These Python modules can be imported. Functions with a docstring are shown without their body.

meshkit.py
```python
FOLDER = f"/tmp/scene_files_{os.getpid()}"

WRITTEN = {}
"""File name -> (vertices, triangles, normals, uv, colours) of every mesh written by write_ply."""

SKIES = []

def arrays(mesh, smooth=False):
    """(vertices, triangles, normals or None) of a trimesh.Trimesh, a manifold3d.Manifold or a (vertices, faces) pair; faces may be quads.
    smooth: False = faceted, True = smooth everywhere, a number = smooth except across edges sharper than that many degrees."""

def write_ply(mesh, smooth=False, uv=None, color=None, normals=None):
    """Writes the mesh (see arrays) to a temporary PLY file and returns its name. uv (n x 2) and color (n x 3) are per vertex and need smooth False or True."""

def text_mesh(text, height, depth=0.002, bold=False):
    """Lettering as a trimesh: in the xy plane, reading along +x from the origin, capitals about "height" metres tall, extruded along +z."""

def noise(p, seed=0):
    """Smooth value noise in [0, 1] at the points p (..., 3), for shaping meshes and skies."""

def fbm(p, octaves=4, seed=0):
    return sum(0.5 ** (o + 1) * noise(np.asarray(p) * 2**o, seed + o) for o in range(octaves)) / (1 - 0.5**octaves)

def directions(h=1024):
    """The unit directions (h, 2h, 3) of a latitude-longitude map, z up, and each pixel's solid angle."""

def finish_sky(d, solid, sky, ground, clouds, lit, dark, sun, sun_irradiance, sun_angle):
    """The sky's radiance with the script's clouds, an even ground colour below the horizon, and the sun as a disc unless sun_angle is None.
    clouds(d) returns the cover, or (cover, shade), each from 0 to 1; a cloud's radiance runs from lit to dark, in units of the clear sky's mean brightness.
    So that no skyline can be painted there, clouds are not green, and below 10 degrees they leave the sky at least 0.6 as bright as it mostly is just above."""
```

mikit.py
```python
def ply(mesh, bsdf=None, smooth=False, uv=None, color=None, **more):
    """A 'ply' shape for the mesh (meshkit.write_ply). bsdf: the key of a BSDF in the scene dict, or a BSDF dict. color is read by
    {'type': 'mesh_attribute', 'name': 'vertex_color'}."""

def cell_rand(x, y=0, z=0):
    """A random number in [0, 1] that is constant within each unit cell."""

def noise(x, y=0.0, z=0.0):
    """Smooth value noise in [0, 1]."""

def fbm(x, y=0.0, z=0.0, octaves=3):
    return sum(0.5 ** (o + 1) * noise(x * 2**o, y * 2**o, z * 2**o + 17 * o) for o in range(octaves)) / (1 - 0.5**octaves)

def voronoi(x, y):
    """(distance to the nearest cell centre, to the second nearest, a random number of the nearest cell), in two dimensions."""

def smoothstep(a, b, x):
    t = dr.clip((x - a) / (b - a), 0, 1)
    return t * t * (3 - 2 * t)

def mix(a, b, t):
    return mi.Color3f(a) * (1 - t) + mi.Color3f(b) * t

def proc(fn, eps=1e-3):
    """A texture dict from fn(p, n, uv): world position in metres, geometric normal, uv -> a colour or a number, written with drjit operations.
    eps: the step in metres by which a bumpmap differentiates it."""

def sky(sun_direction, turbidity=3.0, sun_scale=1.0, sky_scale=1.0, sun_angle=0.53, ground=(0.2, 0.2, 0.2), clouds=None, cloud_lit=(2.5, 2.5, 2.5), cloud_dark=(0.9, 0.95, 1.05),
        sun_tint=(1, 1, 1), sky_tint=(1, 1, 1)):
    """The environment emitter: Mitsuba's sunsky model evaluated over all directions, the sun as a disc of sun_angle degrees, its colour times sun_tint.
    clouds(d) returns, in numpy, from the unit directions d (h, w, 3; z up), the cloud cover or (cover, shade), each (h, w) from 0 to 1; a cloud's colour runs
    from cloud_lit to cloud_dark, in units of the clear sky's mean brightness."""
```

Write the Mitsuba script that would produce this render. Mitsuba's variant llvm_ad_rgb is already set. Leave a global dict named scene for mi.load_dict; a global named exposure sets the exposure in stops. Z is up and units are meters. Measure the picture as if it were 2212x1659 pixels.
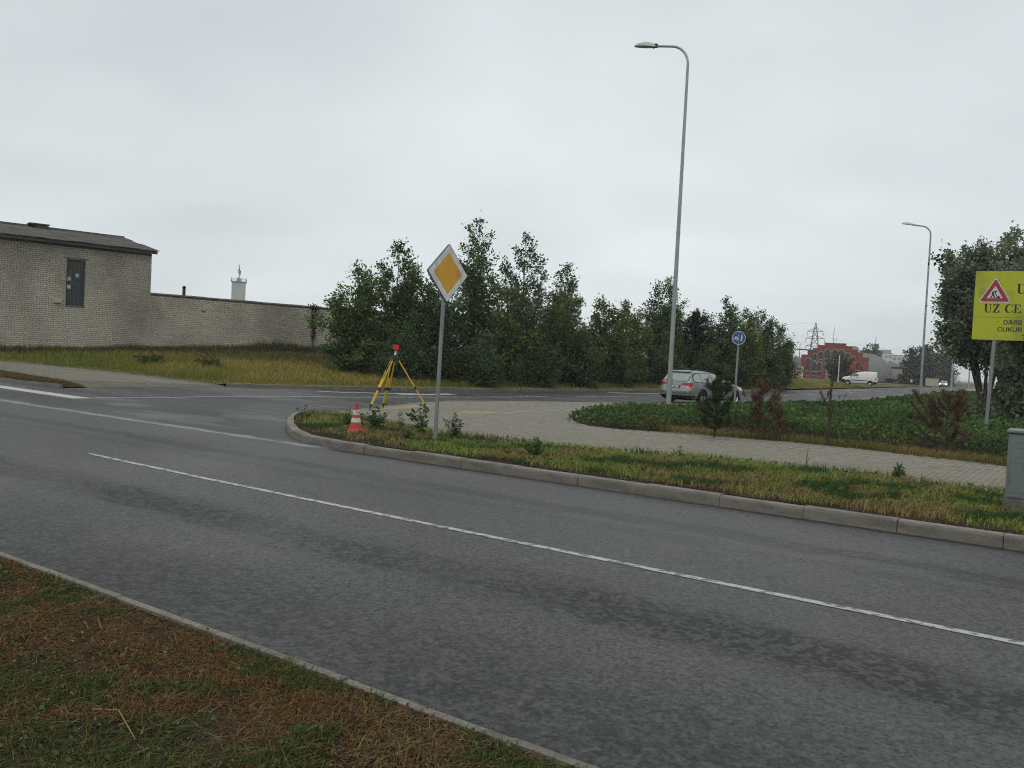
import math, numpy as np, trimesh, shapely, mitsuba as mi, mikit, meshkit
import drjit as dr
from shapely.geometry import Polygon, Point, LineString, box as sbox
from shapely import affinity
from shapely.ops import unary_union
from scipy.spatial import Delaunay
from mikit import ply, proc, noise, fbm, voronoi, smoothstep, mix, cell_rand

scene, labels = {"type": "scene"}, {}
# ------------------------------------------------------------------ camera, sky, exposure
T = mi.ScalarTransform4f
EYE = np.array([0.0, 0.0, 1.65])
ROLL = math.radians(2.95)
PITCH = math.atan((829.5 - 773.0) * math.cos(ROLL) / 1850.0)
_f = np.array([0, math.cos(PITCH), -math.sin(PITCH)])
_u = np.array([0, math.sin(PITCH), math.cos(PITCH)])
_up = _u * math.cos(ROLL) - np.array([1.0, 0, 0]) * math.sin(ROLL)
scene["camera"] = {"type": "perspective", "fov": 61.75, "fov_axis": "x", "near_clip": 0.1, "far_clip": 6000.0,
                   "to_world": T().look_at(origin=EYE.tolist(), target=(EYE + _f).tolist(), up=_up.tolist()),
                   "medium": {"type": "ref", "id": "air"}}
exposure = 1.70


def clouds(d):
    p = d / np.maximum(d[..., 2:3] + 0.30, 0.05) * np.array([1.0, 1.0, 0.0])
    a = meshkit.fbm(p * np.array([0.9, 1.2, 1]) + 3.7, 4, 5)
    b = meshkit.fbm(p * np.array([2.6, 3.4, 1]) + 9.1, 4, 8)
    s = 0.72 * a + 0.28 * b
    shade = np.clip((s - 0.27) * 2.3, 0, 1)
    low = np.exp(-np.clip(d[..., 2], 0, 1) / 0.20)
    shade = np.clip(shade * (1 - 0.35 * low) - 0.03 * low, 0, 1)
    return np.ones(d.shape[:2]), shade


scene["sky"] = mikit.sky((-0.25, -0.55, 0.8), turbidity=4, sun_scale=0.12, sun_angle=40, ground=(0.12, 0.12, 0.11), clouds=clouds,
                         cloud_lit=(2.60, 2.78, 2.84), cloud_dark=(1.66, 1.83, 1.91))

# ------------------------------------------------------------------ mesh helpers
V3 = lambda *a: np.array(a, float)


def nrm(v):
    v = np.asarray(v, float)
    return v / (np.linalg.norm(v) + 1e-12)


def join(*ms):
    if len(ms) == 1 and isinstance(ms[0], list):
        ms = ms[0]
    vs, fs, n = [], [], 0
    for v, f in ms:
        vs.append(v); fs.append(np.asarray(f) + n); n += len(v)
    return np.vstack(vs), np.vstack(fs)


def frame(m, o=(0, 0, 0), ex=(1, 0, 0), ey=(0, 1, 0), ez=(0, 0, 1)):
    v, f = m
    return np.asarray(o, float) + v[:, :1] * np.asarray(ex, float) + v[:, 1:2] * np.asarray(ey, float) + v[:, 2:3] * np.asarray(ez, float), f


def rotz(m, ang, loc=(0, 0, 0)):
    c, s = math.cos(ang), math.sin(ang)
    return frame(m, loc, (c, s, 0), (-s, c, 0))


_BF = np.array([[0, 2, 1], [0, 3, 2], [4, 5, 6], [4, 6, 7], [0, 1, 5], [0, 5, 4], [1, 2, 6], [1, 6, 5], [2, 3, 7], [2, 7, 6], [3, 0, 4], [3, 4, 7]])


def box(x0, x1, y0, y1, z0, z1):
    return np.array([[x0, y0, z0], [x1, y0, z0], [x1, y1, z0], [x0, y1, z0], [x0, y0, z1], [x1, y0, z1], [x1, y1, z1], [x0, y1, z1]], float), _BF


def bbox(x0, x1, y0, y1, z0, z1, b=0.01):
    p = []
    for x, sx in ((x0, 1), (x1, -1)):
        for y, sy in ((y0, 1), (y1, -1)):
            for z, sz in ((z0, 1), (z1, -1)):
                p += [(x + sx * b, y + sy * b, z), (x + sx * b, y, z + sz * b), (x, y + sy * b, z + sz * b)]
    h = trimesh.convex.convex_hull(np.array(p))
    return np.array(h.vertices), np.array(h.faces)


def tube(pts, r, n=8, cap=True):
    p = np.asarray(pts, float)
    r = np.broadcast_to(np.asarray(r, float), (len(p),))
    t = np.gradient(p, axis=0)
    t /= np.linalg.norm(t, axis=1, keepdims=True) + 1e-12
    ref = V3(0, 0, 1) if abs(t[0][2]) < 0.9 else V3(1, 0, 0)
    A = []
    a = nrm(np.cross(t[0], ref))
    for k in range(len(p)):
        a = nrm(a - t[k] * (a @ t[k])); A.append(a)
    A = np.array(A); B = np.cross(t, A)
    th = np.arange(n) * 2 * np.pi / n
    v = (p[:, None] + r[:, None, None] * (np.cos(th)[None, :, None] * A[:, None] + np.sin(th)[None, :, None] * B[:, None])).reshape(-1, 3)
    i, j = np.meshgrid(np.arange(len(p) - 1), np.arange(n), indexing="ij")
    q = np.stack([i * n + j, i * n + (j + 1) % n, (i + 1) * n + (j + 1) % n, (i + 1) * n + j], -1).reshape(-1, 4)
    f = np.vstack([q[:, [0, 1, 2]], q[:, [0, 2, 3]]])
    if cap:
        m = len(v)
        v = np.vstack([v, p[0], p[-1]])
        k = np.arange(n)
        f = np.vstack([f, np.stack([k * 0 + m, (k + 1) % n, k], 1), np.stack([k * 0 + m + 1, (len(p) - 1) * n + k, (len(p) - 1) * n + (k + 1) % n], 1)])
    return v, f


def revolve(prof, n=24, o=(0, 0, 0), ez=(0, 0, 1)):
    ez = nrm(ez); ex = nrm(np.cross(ez, V3(0, 1, 0.01) if abs(ez[1]) < 0.9 else V3(1, 0, 0))); ey = np.cross(ez, ex)
    pr = np.asarray(prof, float); th = np.arange(n) * 2 * np.pi / n
    v = np.stack([pr[:, 0][:, None] * np.cos(th), pr[:, 0][:, None] * np.sin(th), np.repeat(pr[:, 1][:, None], n, 1)], -1).reshape(-1, 3)
    i, j = np.meshgrid(np.arange(len(pr) - 1), np.arange(n), indexing="ij")
    q = np.stack([i * n + j, i * n + (j + 1) % n, (i + 1) * n + (j + 1) % n, (i + 1) * n + j], -1).reshape(-1, 4)
    return frame((v, np.vstack([q[:, [0, 1, 2]], q[:, [0, 2, 3]]])), o, ex, ey, ez)


def tri2d(poly):
    polys = [g for g in getattr(poly, "geoms", [poly]) if isinstance(g, Polygon) and g.area > 1e-9]
    out = []
    for g in polys:
        v, f = trimesh.creation.triangulate_polygon(g, engine="earcut")
        out.append((np.c_[v, np.zeros(len(v))], np.asarray(f)))
    return join(out)


def prism(poly, depth):
    out = []
    for g in getattr(poly, "geoms", [poly]):
        m = trimesh.creation.extrude_polygon(g, depth, engine="earcut")
        out.append((np.array(m.vertices), np.array(m.faces)))
    return join(out)


def sheet2d(poly, step):
    """A Delaunay triangulation of the polygon with interior points every step metres."""
    pts = []
    for g in getattr(poly, "geoms", [poly]):
        for ring in [g.exterior, *g.interiors]:
            n = max(4, int(ring.length / (step * 0.6)))
            pts.append(np.array(ring.segmentize(step * 0.6).coords)[:-1])
    x0, y0, x1, y1 = poly.bounds
    X, Y = np.meshgrid(np.arange(x0, x1, step), np.arange(y0, y1, step))
    X = X + (np.arange(X.shape[0]) % 2)[:, None] * step / 2
    q = np.c_[X.ravel(), Y.ravel()]
    inner = poly.buffer(-step * 0.35)
    q = q[shapely.contains_xy(inner, q[:, 0], q[:, 1])]
    p = np.vstack(pts + [q])
    f = Delaunay(p).simplices
    c = p[f].mean(1)
    f = f[shapely.contains_xy(poly, c[:, 0], c[:, 1])]
    a, b, cc = p[f[:, 0]], p[f[:, 1]], p[f[:, 2]]
    cr = (b[:, 0] - a[:, 0]) * (cc[:, 1] - a[:, 1]) - (b[:, 1] - a[:, 1]) * (cc[:, 0] - a[:, 0])
    f = f[np.abs(cr) > 1e-9]; cr = cr[np.abs(cr) > 1e-9]
    f[cr < 0] = f[cr < 0][:, ::-1]
    return p, f


def sheet(poly, step, zfun):
    p, f = sheet2d(poly, step)
    return np.c_[p, zfun(p[:, 0], p[:, 1])], f


# ------------------------------------------------------------------ naming helpers
COUNT = {}


def numbered(name):
    k = COUNT.get(name, 0); COUNT[name] = k + 1
    return name if k == 0 else f"{name}_{k:03d}"


def tag(key, label=None, cat=None, group=None, kind=None):
    d = labels.setdefault(key, {})
    for a, b in (("label", label), ("category", cat), ("group", group), ("kind", kind)):
        if b:
            d[a] = b


def put(key, mesh, mat, smooth=False, color=None, **more):
    scene[key] = ply(mesh, mat, smooth=(True if color is not None and smooth else smooth), color=color, **more)
    return key


def thing(name, label, cat, group=None):
    k = numbered(name); tag(k, label, cat, group); return k


def solo(name, mesh, mat, label, cat, group=None, **kw):
    k = thing(name, label, cat, group); put(k, mesh, mat, **kw); return k


def part(parent, name, mesh, mat, label=None, kind=None, **kw):
    k = numbered(parent + "__" + name)
    put(k, mesh, mat, **kw)
    if label or kind:
        tag(k, label, None, None, kind)
    return k


def ground_piece(name, mesh, mat, label=None, **kw):
    k = numbered(name); put(k, mesh, mat, **kw); tag(k, label, None, None, "structure"); return k


# ------------------------------------------------------------------ materials
def tw(d):
    return {"type": "twosided", "bsdf": d}


def mat(name, color, rough=0.6, metal=0.0, spec=0.5, coat=0.0, bump=None, two=True):
    c = color if isinstance(color, dict) else {"type": "rgb", "value": list(color)}
    d = {"type": "principled", "base_color": c, "roughness": rough, "metallic": metal, "specular": spec}
    if coat:
        d["clearcoat"] = coat; d["clearcoat_gloss"] = 0.95
    if bump:
        d = {"type": "bumpmap", "arbitrary": proc(bump[0], bump[2] if len(bump) > 2 else 1e-3), "scale": bump[1], "bsdf": d}
    scene[name] = tw(d) if two else d
    return name


A_ = math.radians(-34.9)
RA = np.array([math.cos(A_), math.sin(A_)])      # along the near road
RN = np.array([-RA[1], RA[0]])                   # across it, away from the camera


def sn(s, n):
    return RA * s + RN * n


def road_tone(p, n, uv):
    s = p.x * float(RA[0]) + p.y * float(RA[1])
    t = p.x * float(RN[0]) + p.y * float(RN[1])
    near = 1 - smoothstep(9.6, 10.1, t)
    w = fbm(s * 0.35, t * 1.2, 2.0) - 0.5
    wig = (fbm(s * 0.5, 7.0) - 0.5) * 0.5
    strk = fbm(s * 2.2, t * 9.0, 4.0, octaves=4)
    xr, yr = p.x * 0.83 + p.y * 0.56, p.y * 0.83 - p.x * 0.56
    grit = 0.34 * noise(xr * 41, yr * 41, 3.0) + 0.36 * noise(p.x * 77, p.y * 77, 8.0) + 0.30 * noise(xr * 150, yr * 150)
    rough = smoothstep(0.36, 0.62, 0.45 * noise(xr * 17, yr * 17, 5.0) + 0.55 * noise(p.x * 41, p.y * 41, 6.0))
    rag = (strk - 0.5) * 0.9

    def band(c, h, soft):
        return 1 - smoothstep(h, h + soft, dr.abs(t + wig * 0.5 + rag * 0.45 - c))
    long = smoothstep(0.3, 0.6, fbm(s * 0.5, t * 0.8, 9.0) + 0.10)
    d1 = band(5.05, 0.17, 0.36) * (0.55 + 0.45 * long)
    d2 = band(8.2, 0.06, 0.26) * smoothstep(0.3, 0.6, fbm(s * 0.3, 3.0, 5.0) + 0.2) + 0.5 * band(7.62, 0.02, 0.2)
    d3 = 1 - smoothstep(3.1, 4.7, t + rag * 0.5 + wig * 0.4)
    base = (0.068 - 0.010 * (1 - near)) * (1 + 0.34 * w) * (1 + 2.0 * (grit - 0.5))
    base = base * (1 - near * (0.80 * d1 * (0.28 + 0.72 * rough) + 0.50 * dr.minimum(d2, 1) * (0.6 + 0.4 * rough) + 0.55 * d3 * (0.35 + 0.65 * rough)))
    base = base * (1 - 0.45 * (1 - smoothstep(0.02, 0.16, dr.abs(t - 9.80 + 0.06 * (strk - 0.5)))) * smoothstep(-11.2, -10.2, s))
    patch = smoothstep(0.50, 0.66, fbm(s * 0.28, t * 0.75, 31.0))
    pale = smoothstep(0.54, 0.72, fbm(s * 0.5 + 4, t * 1.5, 41.0))
    mouth = 1 - near
    base = base * (1 - 0.30 * patch * mouth) + 0.040 * pale * mouth * (1 - smoothstep(22, 40, p.y))
    seam = (1 - smoothstep(0.03, 0.16, dr.abs(t - 9.85 + wig * 0.2 + (strk - 0.5) * 0.22))) * smoothstep(0.2, 0.5, fbm(s * 0.8, t * 2.0, 21.0) + 0.1) * (1 - smoothstep(-11, -10.0, s))
    tint = mix((1.06, 1.0, 0.94), (0.98, 1.0, 0.98), smoothstep(0.35, 0.65, fbm(s * 0.9, t * 1.4, 51.0) + 0.35 * (grit - 0.5)))
    return tint * dr.maximum(base, 0.010) + mi.Color3f(0.13, 0.135, 0.135) * seam


def road_rough(p, n, uv):
    return 0.42 + 0.18 * fbm(p.x * 0.5, p.y * 0.5, 12.0)


scene["asphalt"] = tw({"type": "bumpmap", "arbitrary": proc(lambda p, n, uv: noise(p.x * 75, p.y * 75, 1.0) + 0.5 * noise(p.x * 160, p.y * 160, 5.0), 2e-3), "scale": 0.0022,
                       "bsdf": {"type": "principled", "base_color": proc(road_tone), "roughness": proc(road_rough), "specular": 0.22}})


def paint_tone(p, n, uv):
    w = smoothstep(0.37, 0.54, fbm(p.x * 18, p.y * 18, 3.0, octaves=4) + 0.10 * noise(p.x * 90, p.y * 90) + 0.5 * smoothstep(17, 24, p.y))
    return mix((0.13, 0.13, 0.125), (0.40, 0.40, 0.385), w * (0.72 + 0.28 * noise(p.x * 45, p.y * 45, 2.0)))


mat("road_paint", proc(paint_tone), 0.7, bump=(lambda p, n, uv: noise(p.x * 80, p.y * 80), 0.002, 2e-3))


def soil_tone(p, n, uv):
    a = fbm(p.x * 3, p.y * 3, 1.0, octaves=4); b = fbm(p.x * 22, p.y * 22, 4.0)
    return mix((0.018, 0.014, 0.011), (0.075, 0.052, 0.036), smoothstep(0.3, 0.75, 0.4 * a + 0.35 * b + 0.25 * noise(p.x * 90, p.y * 90)))


mat("soil", proc(soil_tone), 0.95, spec=0.1, bump=(lambda p, n, uv: fbm(p.x * 40, p.y * 40, 2.0), 0.04, 3e-3))


def turf_tone(p, n, uv):
    a = fbm(p.x * 0.35, p.y * 0.35, 2.0); b = fbm(p.x * 9, p.y * 9, 3.0)
    return mix(mix((0.045, 0.055, 0.016), (0.12, 0.10, 0.04), smoothstep(0.35, 0.65, a)), (0.03, 0.03, 0.014), smoothstep(0.45, 0.75, b))


mat("turf_ground", proc(turf_tone), 0.95, spec=0.2)


def concrete_tone(p, n, uv):
    a = fbm(p.x * 2.2, p.y * 2.2, p.z * 6, octaves=4); b = noise(p.x * 90, p.y * 90, p.z * 90)
    c = mix((0.145, 0.134, 0.115), (0.205, 0.192, 0.168), a)
    blot = smoothstep(0.42, 0.62, fbm(p.x * 5, p.y * 5, p.z * 12 + 5, octaves=4))
    return c * (0.74 + 0.52 * b) * (1 - 0.22 * blot)


mat("kerb_concrete", proc(concrete_tone), 0.85, spec=0.3, bump=(lambda p, n, uv: fbm(p.x * 60, p.y * 60, p.z * 60), 0.004, 2e-3))
for k, (c0, c1) in enumerate((((0.155, 0.144, 0.117), (0.192, 0.180, 0.149)), ((0.145, 0.135, 0.111), (0.182, 0.170, 0.142)), ((0.163, 0.152, 0.124), (0.203, 0.190, 0.158)))):
    mat(f"paver_grey_{k}", proc(lambda p, n, uv, c0=c0, c1=c1: mix(c0, c1, fbm(p.x * 6, p.y * 6, 3.0 + 0.0)) * (0.85 + 0.3 * noise(p.x * 110, p.y * 110))), 0.85, spec=0.3)
mat("paver_pale", (0.25, 0.236, 0.200), 0.85, spec=0.3)
mat("paver_red", proc(lambda p, n, uv: mix((0.20, 0.125, 0.105), (0.26, 0.165, 0.145), fbm(p.x * 4, p.y * 4))), 0.85, spec=0.3)
mat("paver_yellow", (0.26, 0.21, 0.11), 0.85, spec=0.3)
mat("joint_sand", proc(lambda p, n, uv: mix((0.10, 0.093, 0.076), (0.14, 0.13, 0.108), fbm(p.x * 5, p.y * 5))), 0.95, spec=0.2)


def galv(p, n, uv):
    return mix((0.29, 0.315, 0.32), (0.42, 0.445, 0.45), fbm(p.x * 9, p.y * 9, p.z * 2.2, octaves=4))


mat("galvanised", proc(galv), 0.5, metal=0.55)
mat("post_grey", proc(lambda p, n, uv: mix((0.20, 0.215, 0.215), (0.30, 0.315, 0.315), fbm(p.x * 9, p.y * 9, p.z * 2.6, octaves=4))), 0.55, metal=0.35)
mat("lamp_grey", (0.42, 0.47, 0.48), 0.35, metal=0.2)
mat("dark_plastic", (0.02, 0.021, 0.022), 0.5)
mat("black_rubber", (0.013, 0.013, 0.013), 0.85, spec=0.3)
mat("glass_lens", (0.35, 0.38, 0.38), 0.08, spec=0.6)
mat("sign_white", proc(lambda p, n, uv: mix((0.66, 0.67, 0.66), (0.40, 0.39, 0.36), 0.40 * smoothstep(0.48, 0.72, fbm(p.x * 9 + p.y * 9, p.z * 3.0, 2.0, octaves=4)))), 0.4)
mat("sign_yellow", proc(lambda p, n, uv: mix((0.68, 0.34, 0.006), (0.46, 0.24, 0.02), 0.7 * smoothstep(0.45, 0.75, fbm(p.x * 8 + p.y * 8, p.z * 2.5, 6.0, octaves=4)))), 0.4)
mat("sign_back", (0.30, 0.31, 0.32), 0.5, metal=0.4)
mat("sign_edge_dark", (0.025, 0.025, 0.025), 0.5)
mat("sign_blue", (0.02, 0.075, 0.28), 0.35)
mat("sign_red", (0.36, 0.03, 0.05), 0.4)
mat("board_lime", proc(lambda p, n, uv: mix((0.46, 0.50, 0.014), (0.33, 0.36, 0.03), smoothstep(0.45, 0.75, fbm(p.x * 3 + p.y * 3, p.z * 1.2, 2.0, octaves=4)))), 0.35)
mat("ink_black", (0.018, 0.017, 0.012), 0.45)
mat("tripod_yellow", (0.60, 0.41, 0.02), 0.45)
mat("tripod_red", (0.62, 0.018, 0.04), 0.35)
mat("tribrach_green", (0.045, 0.075, 0.06), 0.45)
mat("steel_bright", (0.55, 0.56, 0.56), 0.25, metal=0.8)
mat("cone_red", proc(lambda p, n, uv: mix((0.50, 0.040, 0.035), (0.30, 0.06, 0.05), smoothstep(0.42, 0.72, fbm(p.x * 12, p.y * 12, p.z * 12, octaves=4)))), 0.55)
mat("cone_white", proc(lambda p, n, uv: mix((0.56, 0.54, 0.51), (0.30, 0.28, 0.25), smoothstep(0.45, 0.70, fbm(p.x * 16, p.y * 16, p.z * 16, octaves=4)))), 0.55)
mat("cabinet_grey", proc(lambda p, n, uv: mix((0.125, 0.155, 0.155), (0.185, 0.215, 0.215), fbm(p.x * 3, p.y * 3, p.z * 2.0, octaves=4))), 0.5)
mat("mortar", proc(lambda p, n, uv: mix((0.085, 0.078, 0.064), (0.14, 0.128, 0.106), fbm(p.x * 2, p.y * 2, p.z * 2))), 0.95, spec=0.2)


def brick_stain(p):
    a = fbm(p.x * 0.55, p.y * 0.55, p.z * 0.35, octaves=4)
    b = fbm(p.x * 1.6 + 8, p.y * 1.6, p.z * 0.5, octaves=3)
    return 0.68 + 0.36 * smoothstep(0.28, 0.68, a) + 0.12 * (b - 0.5)


for k, c in enumerate(((0.47, 0.432, 0.355), (0.425, 0.392, 0.325), (0.505, 0.462, 0.38), (0.43, 0.376, 0.312))):
    mat(f"lime_brick_{k}", proc(lambda p, n, uv, c=c: mi.Color3f(c) * brick_stain(p) * (0.9 + 0.2 * noise(p.x * 25, p.y * 25, p.z * 25))), 0.9, spec=0.3)
mat("roof_sheet", proc(lambda p, n, uv: mix((0.060, 0.058, 0.054), (0.115, 0.112, 0.105), fbm(p.x * 1.3, p.y * 1.3, p.z * 3, octaves=4))), 0.85, spec=0.3)
mat("old_wood", (0.10, 0.092, 0.082), 0.85, spec=0.3)
mat("coping", (0.21, 0.20, 0.18), 0.9, spec=0.3)
for k, c in enumerate(((0.018, 0.022, 0.026), (0.030, 0.037, 0.042), (0.014, 0.014, 0.015), (0.012, 0.030, 0.034))):
    mat(f"dim_glass_{k}", c, 0.12, spec=0.4)
mat("mint_board", (0.22, 0.46, 0.38), 0.6)
mat("pale_board", (0.50, 0.50, 0.44), 0.6)
mat("box_cream", (0.40, 0.38, 0.31), 0.6)
mat("steel_frame", (0.085, 0.085, 0.088), 0.6, metal=0.3)
mat("tower_white", proc(lambda p, n, uv: mix((0.42, 0.43, 0.42), (0.50, 0.51, 0.49), fbm(p.x * 0.5, p.y * 0.5, p.z * 0.3))), 0.85)
mat("far_metal", (0.10, 0.105, 0.11), 0.6, metal=0.3)


def redbrick(p, n, uv):
    u = p.x * 0.9 - p.y * 0.35
    row = dr.floor(p.z / 0.085)
    j = smoothstep(0.0, 0.2, dr.abs(p.z / 0.085 - row - 0.5) - 0.36)
    c = mix((0.19, 0.035, 0.028), (0.27, 0.058, 0.044), cell_rand(dr.floor(u / 0.26 + row * 0.5), row, 1))
    return mix(c, (0.19, 0.14, 0.12), j * 0.6) * (0.85 + 0.3 * fbm(u * 0.4, p.z * 0.4))


mat("red_brick", proc(redbrick), 0.9, spec=0.3)
mat("grey_brick", proc(lambda p, n, uv: mix((0.105, 0.08, 0.08), (0.165, 0.125, 0.12), fbm(p.x * 0.9, p.y * 0.9, p.z * 0.9))), 0.9, spec=0.3)
mat("stone_trim", (0.40, 0.33, 0.28), 0.85)
mat("window_dark", (0.055, 0.035, 0.04), 0.2)
mat("grey_render", (0.24, 0.235, 0.22), 0.85)
mat("hangar_metal", proc(lambda p, n, uv: mix((0.115, 0.12, 0.112), (0.165, 0.17, 0.158), fbm(p.x * 0.6, p.y * 0.6, p.z * 0.6, octaves=4))), 0.6, metal=0.1)
mat("flat_white", (0.55, 0.55, 0.53), 0.8)
mat("flat_grey", (0.30, 0.31, 0.32), 0.8)
mat("kiosk_cream", (0.42, 0.39, 0.27), 0.8)
mat("paint_silver", (0.27, 0.30, 0.30), 0.30, metal=0.5, coat=0.8)
mat("paint_white", (0.68, 0.69, 0.67), 0.35, coat=0.6)
mat("paint_dark", (0.02, 0.022, 0.026), 0.3, coat=0.8)
mat("paint_pale", (0.36, 0.42, 0.43), 0.3, coat=0.6)
mat("car_glass", (0.035, 0.045, 0.045), 0.06, spec=0.9, coat=1.0)
mat("car_glass_lit", (0.30, 0.36, 0.36), 0.10, spec=0.7)
mat("tail_red", (0.34, 0.012, 0.018), 0.15, coat=0.5)
mat("lens_clear", (0.55, 0.57, 0.57), 0.15)
mat("bark", proc(lambda p, n, uv: mix((0.035, 0.030, 0.024), (0.075, 0.066, 0.055), fbm(p.x * 9, p.y * 9, p.z * 3))), 0.95, spec=0.2)
VC = {"type": "mesh_attribute", "name": "vertex_color"}
scene["leaf"] = {"type": "principledthin", "base_color": VC, "roughness": 0.55, "diff_trans": 0.55, "spec_trans": 0.0, "eta": 1.35}
scene["blade"] = {"type": "principledthin", "base_color": VC, "roughness": 0.7, "diff_trans": 0.4, "spec_trans": 0.0, "eta": 1.3}
scene["needle"] = tw({"type": "diffuse", "reflectance": VC})

# ------------------------------------------------------------------ plan of the place (metres; x right, y ahead, near road along RA)
KB = 9.85                                         # far kerb of the near road, across
corner = [tuple(sn(s, KB)) for s in (44, 30, 20, 10, 4, 0, -4, -8)] + [tuple(sn(-10.4, KB + .02)), (-3.10, 14.33), (-3.54, 14.78), (-4.00, 15.66), (-4.45, 17.02), (-4.85, 18.6), (-5.05, 19.75), (-5.03, 20.75)]
near_edge = [(-5.03, 20.75), (-4.62, 21.5), (-3.95, 23.6), (-3.15, 27.0), (-2.2, 29.3), (-0.05, 31.5), (2.5, 33.4), (6.9, 36.5), (10.8, 39.6), (14.4, 43.9), (19.8, 52.7), (30.1, 70.1), (50.45, 104.4), (84.5, 160.7), (170, 302), (290, 500)]
far_kerb = [(-10.75, 32.2), (-9.9, 32.5), (-8.3, 33.75), (-6.2, 35.25), (-3.2, 38.2), (-0.12, 41.75), (4.0, 47.3), (8.2, 53.2), (12.9, 57.2), (17.5, 63.6), (23.1, 74.3), (43.4, 108.6), (77.5, 164.9), (163, 306), (283, 504)]
path_low = [tuple(sn(-70, 14.6)), tuple(sn(-30, 14.6)), tuple(sn(-26.6, 14.55)), (-13.0, 28.2), (-12.4, 29.1), (-11.3, 31.3), (-10.75, 32.15)]
path_top = [(-60, 62), (-36, 45.6), (-21.6, 36.6), (-19.6, 36.1), (-17.4, 35.4), (-15.0, 34.45), (-12.2, 32.85), (-10.85, 32.22)]

zpath = lambda x, y: 0.05 + 0.03 * np.maximum(0, -np.asarray(x) - 11)
meadow_line = LineString(path_top + far_kerb)
path_drop = LineString([tuple(sn(-26.6, 13.7)), tuple(sn(-26.6, 14.55)), (-13.0, 28.2), (-12.4, 29.1), (-11.3, 31.3), (-10.75, 32.15)])
zleft = lambda x, y: np.minimum(zpath(x, y), 0.013 + 0.09 * shapely.distance(shapely.points(x, y), path_drop))


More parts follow.
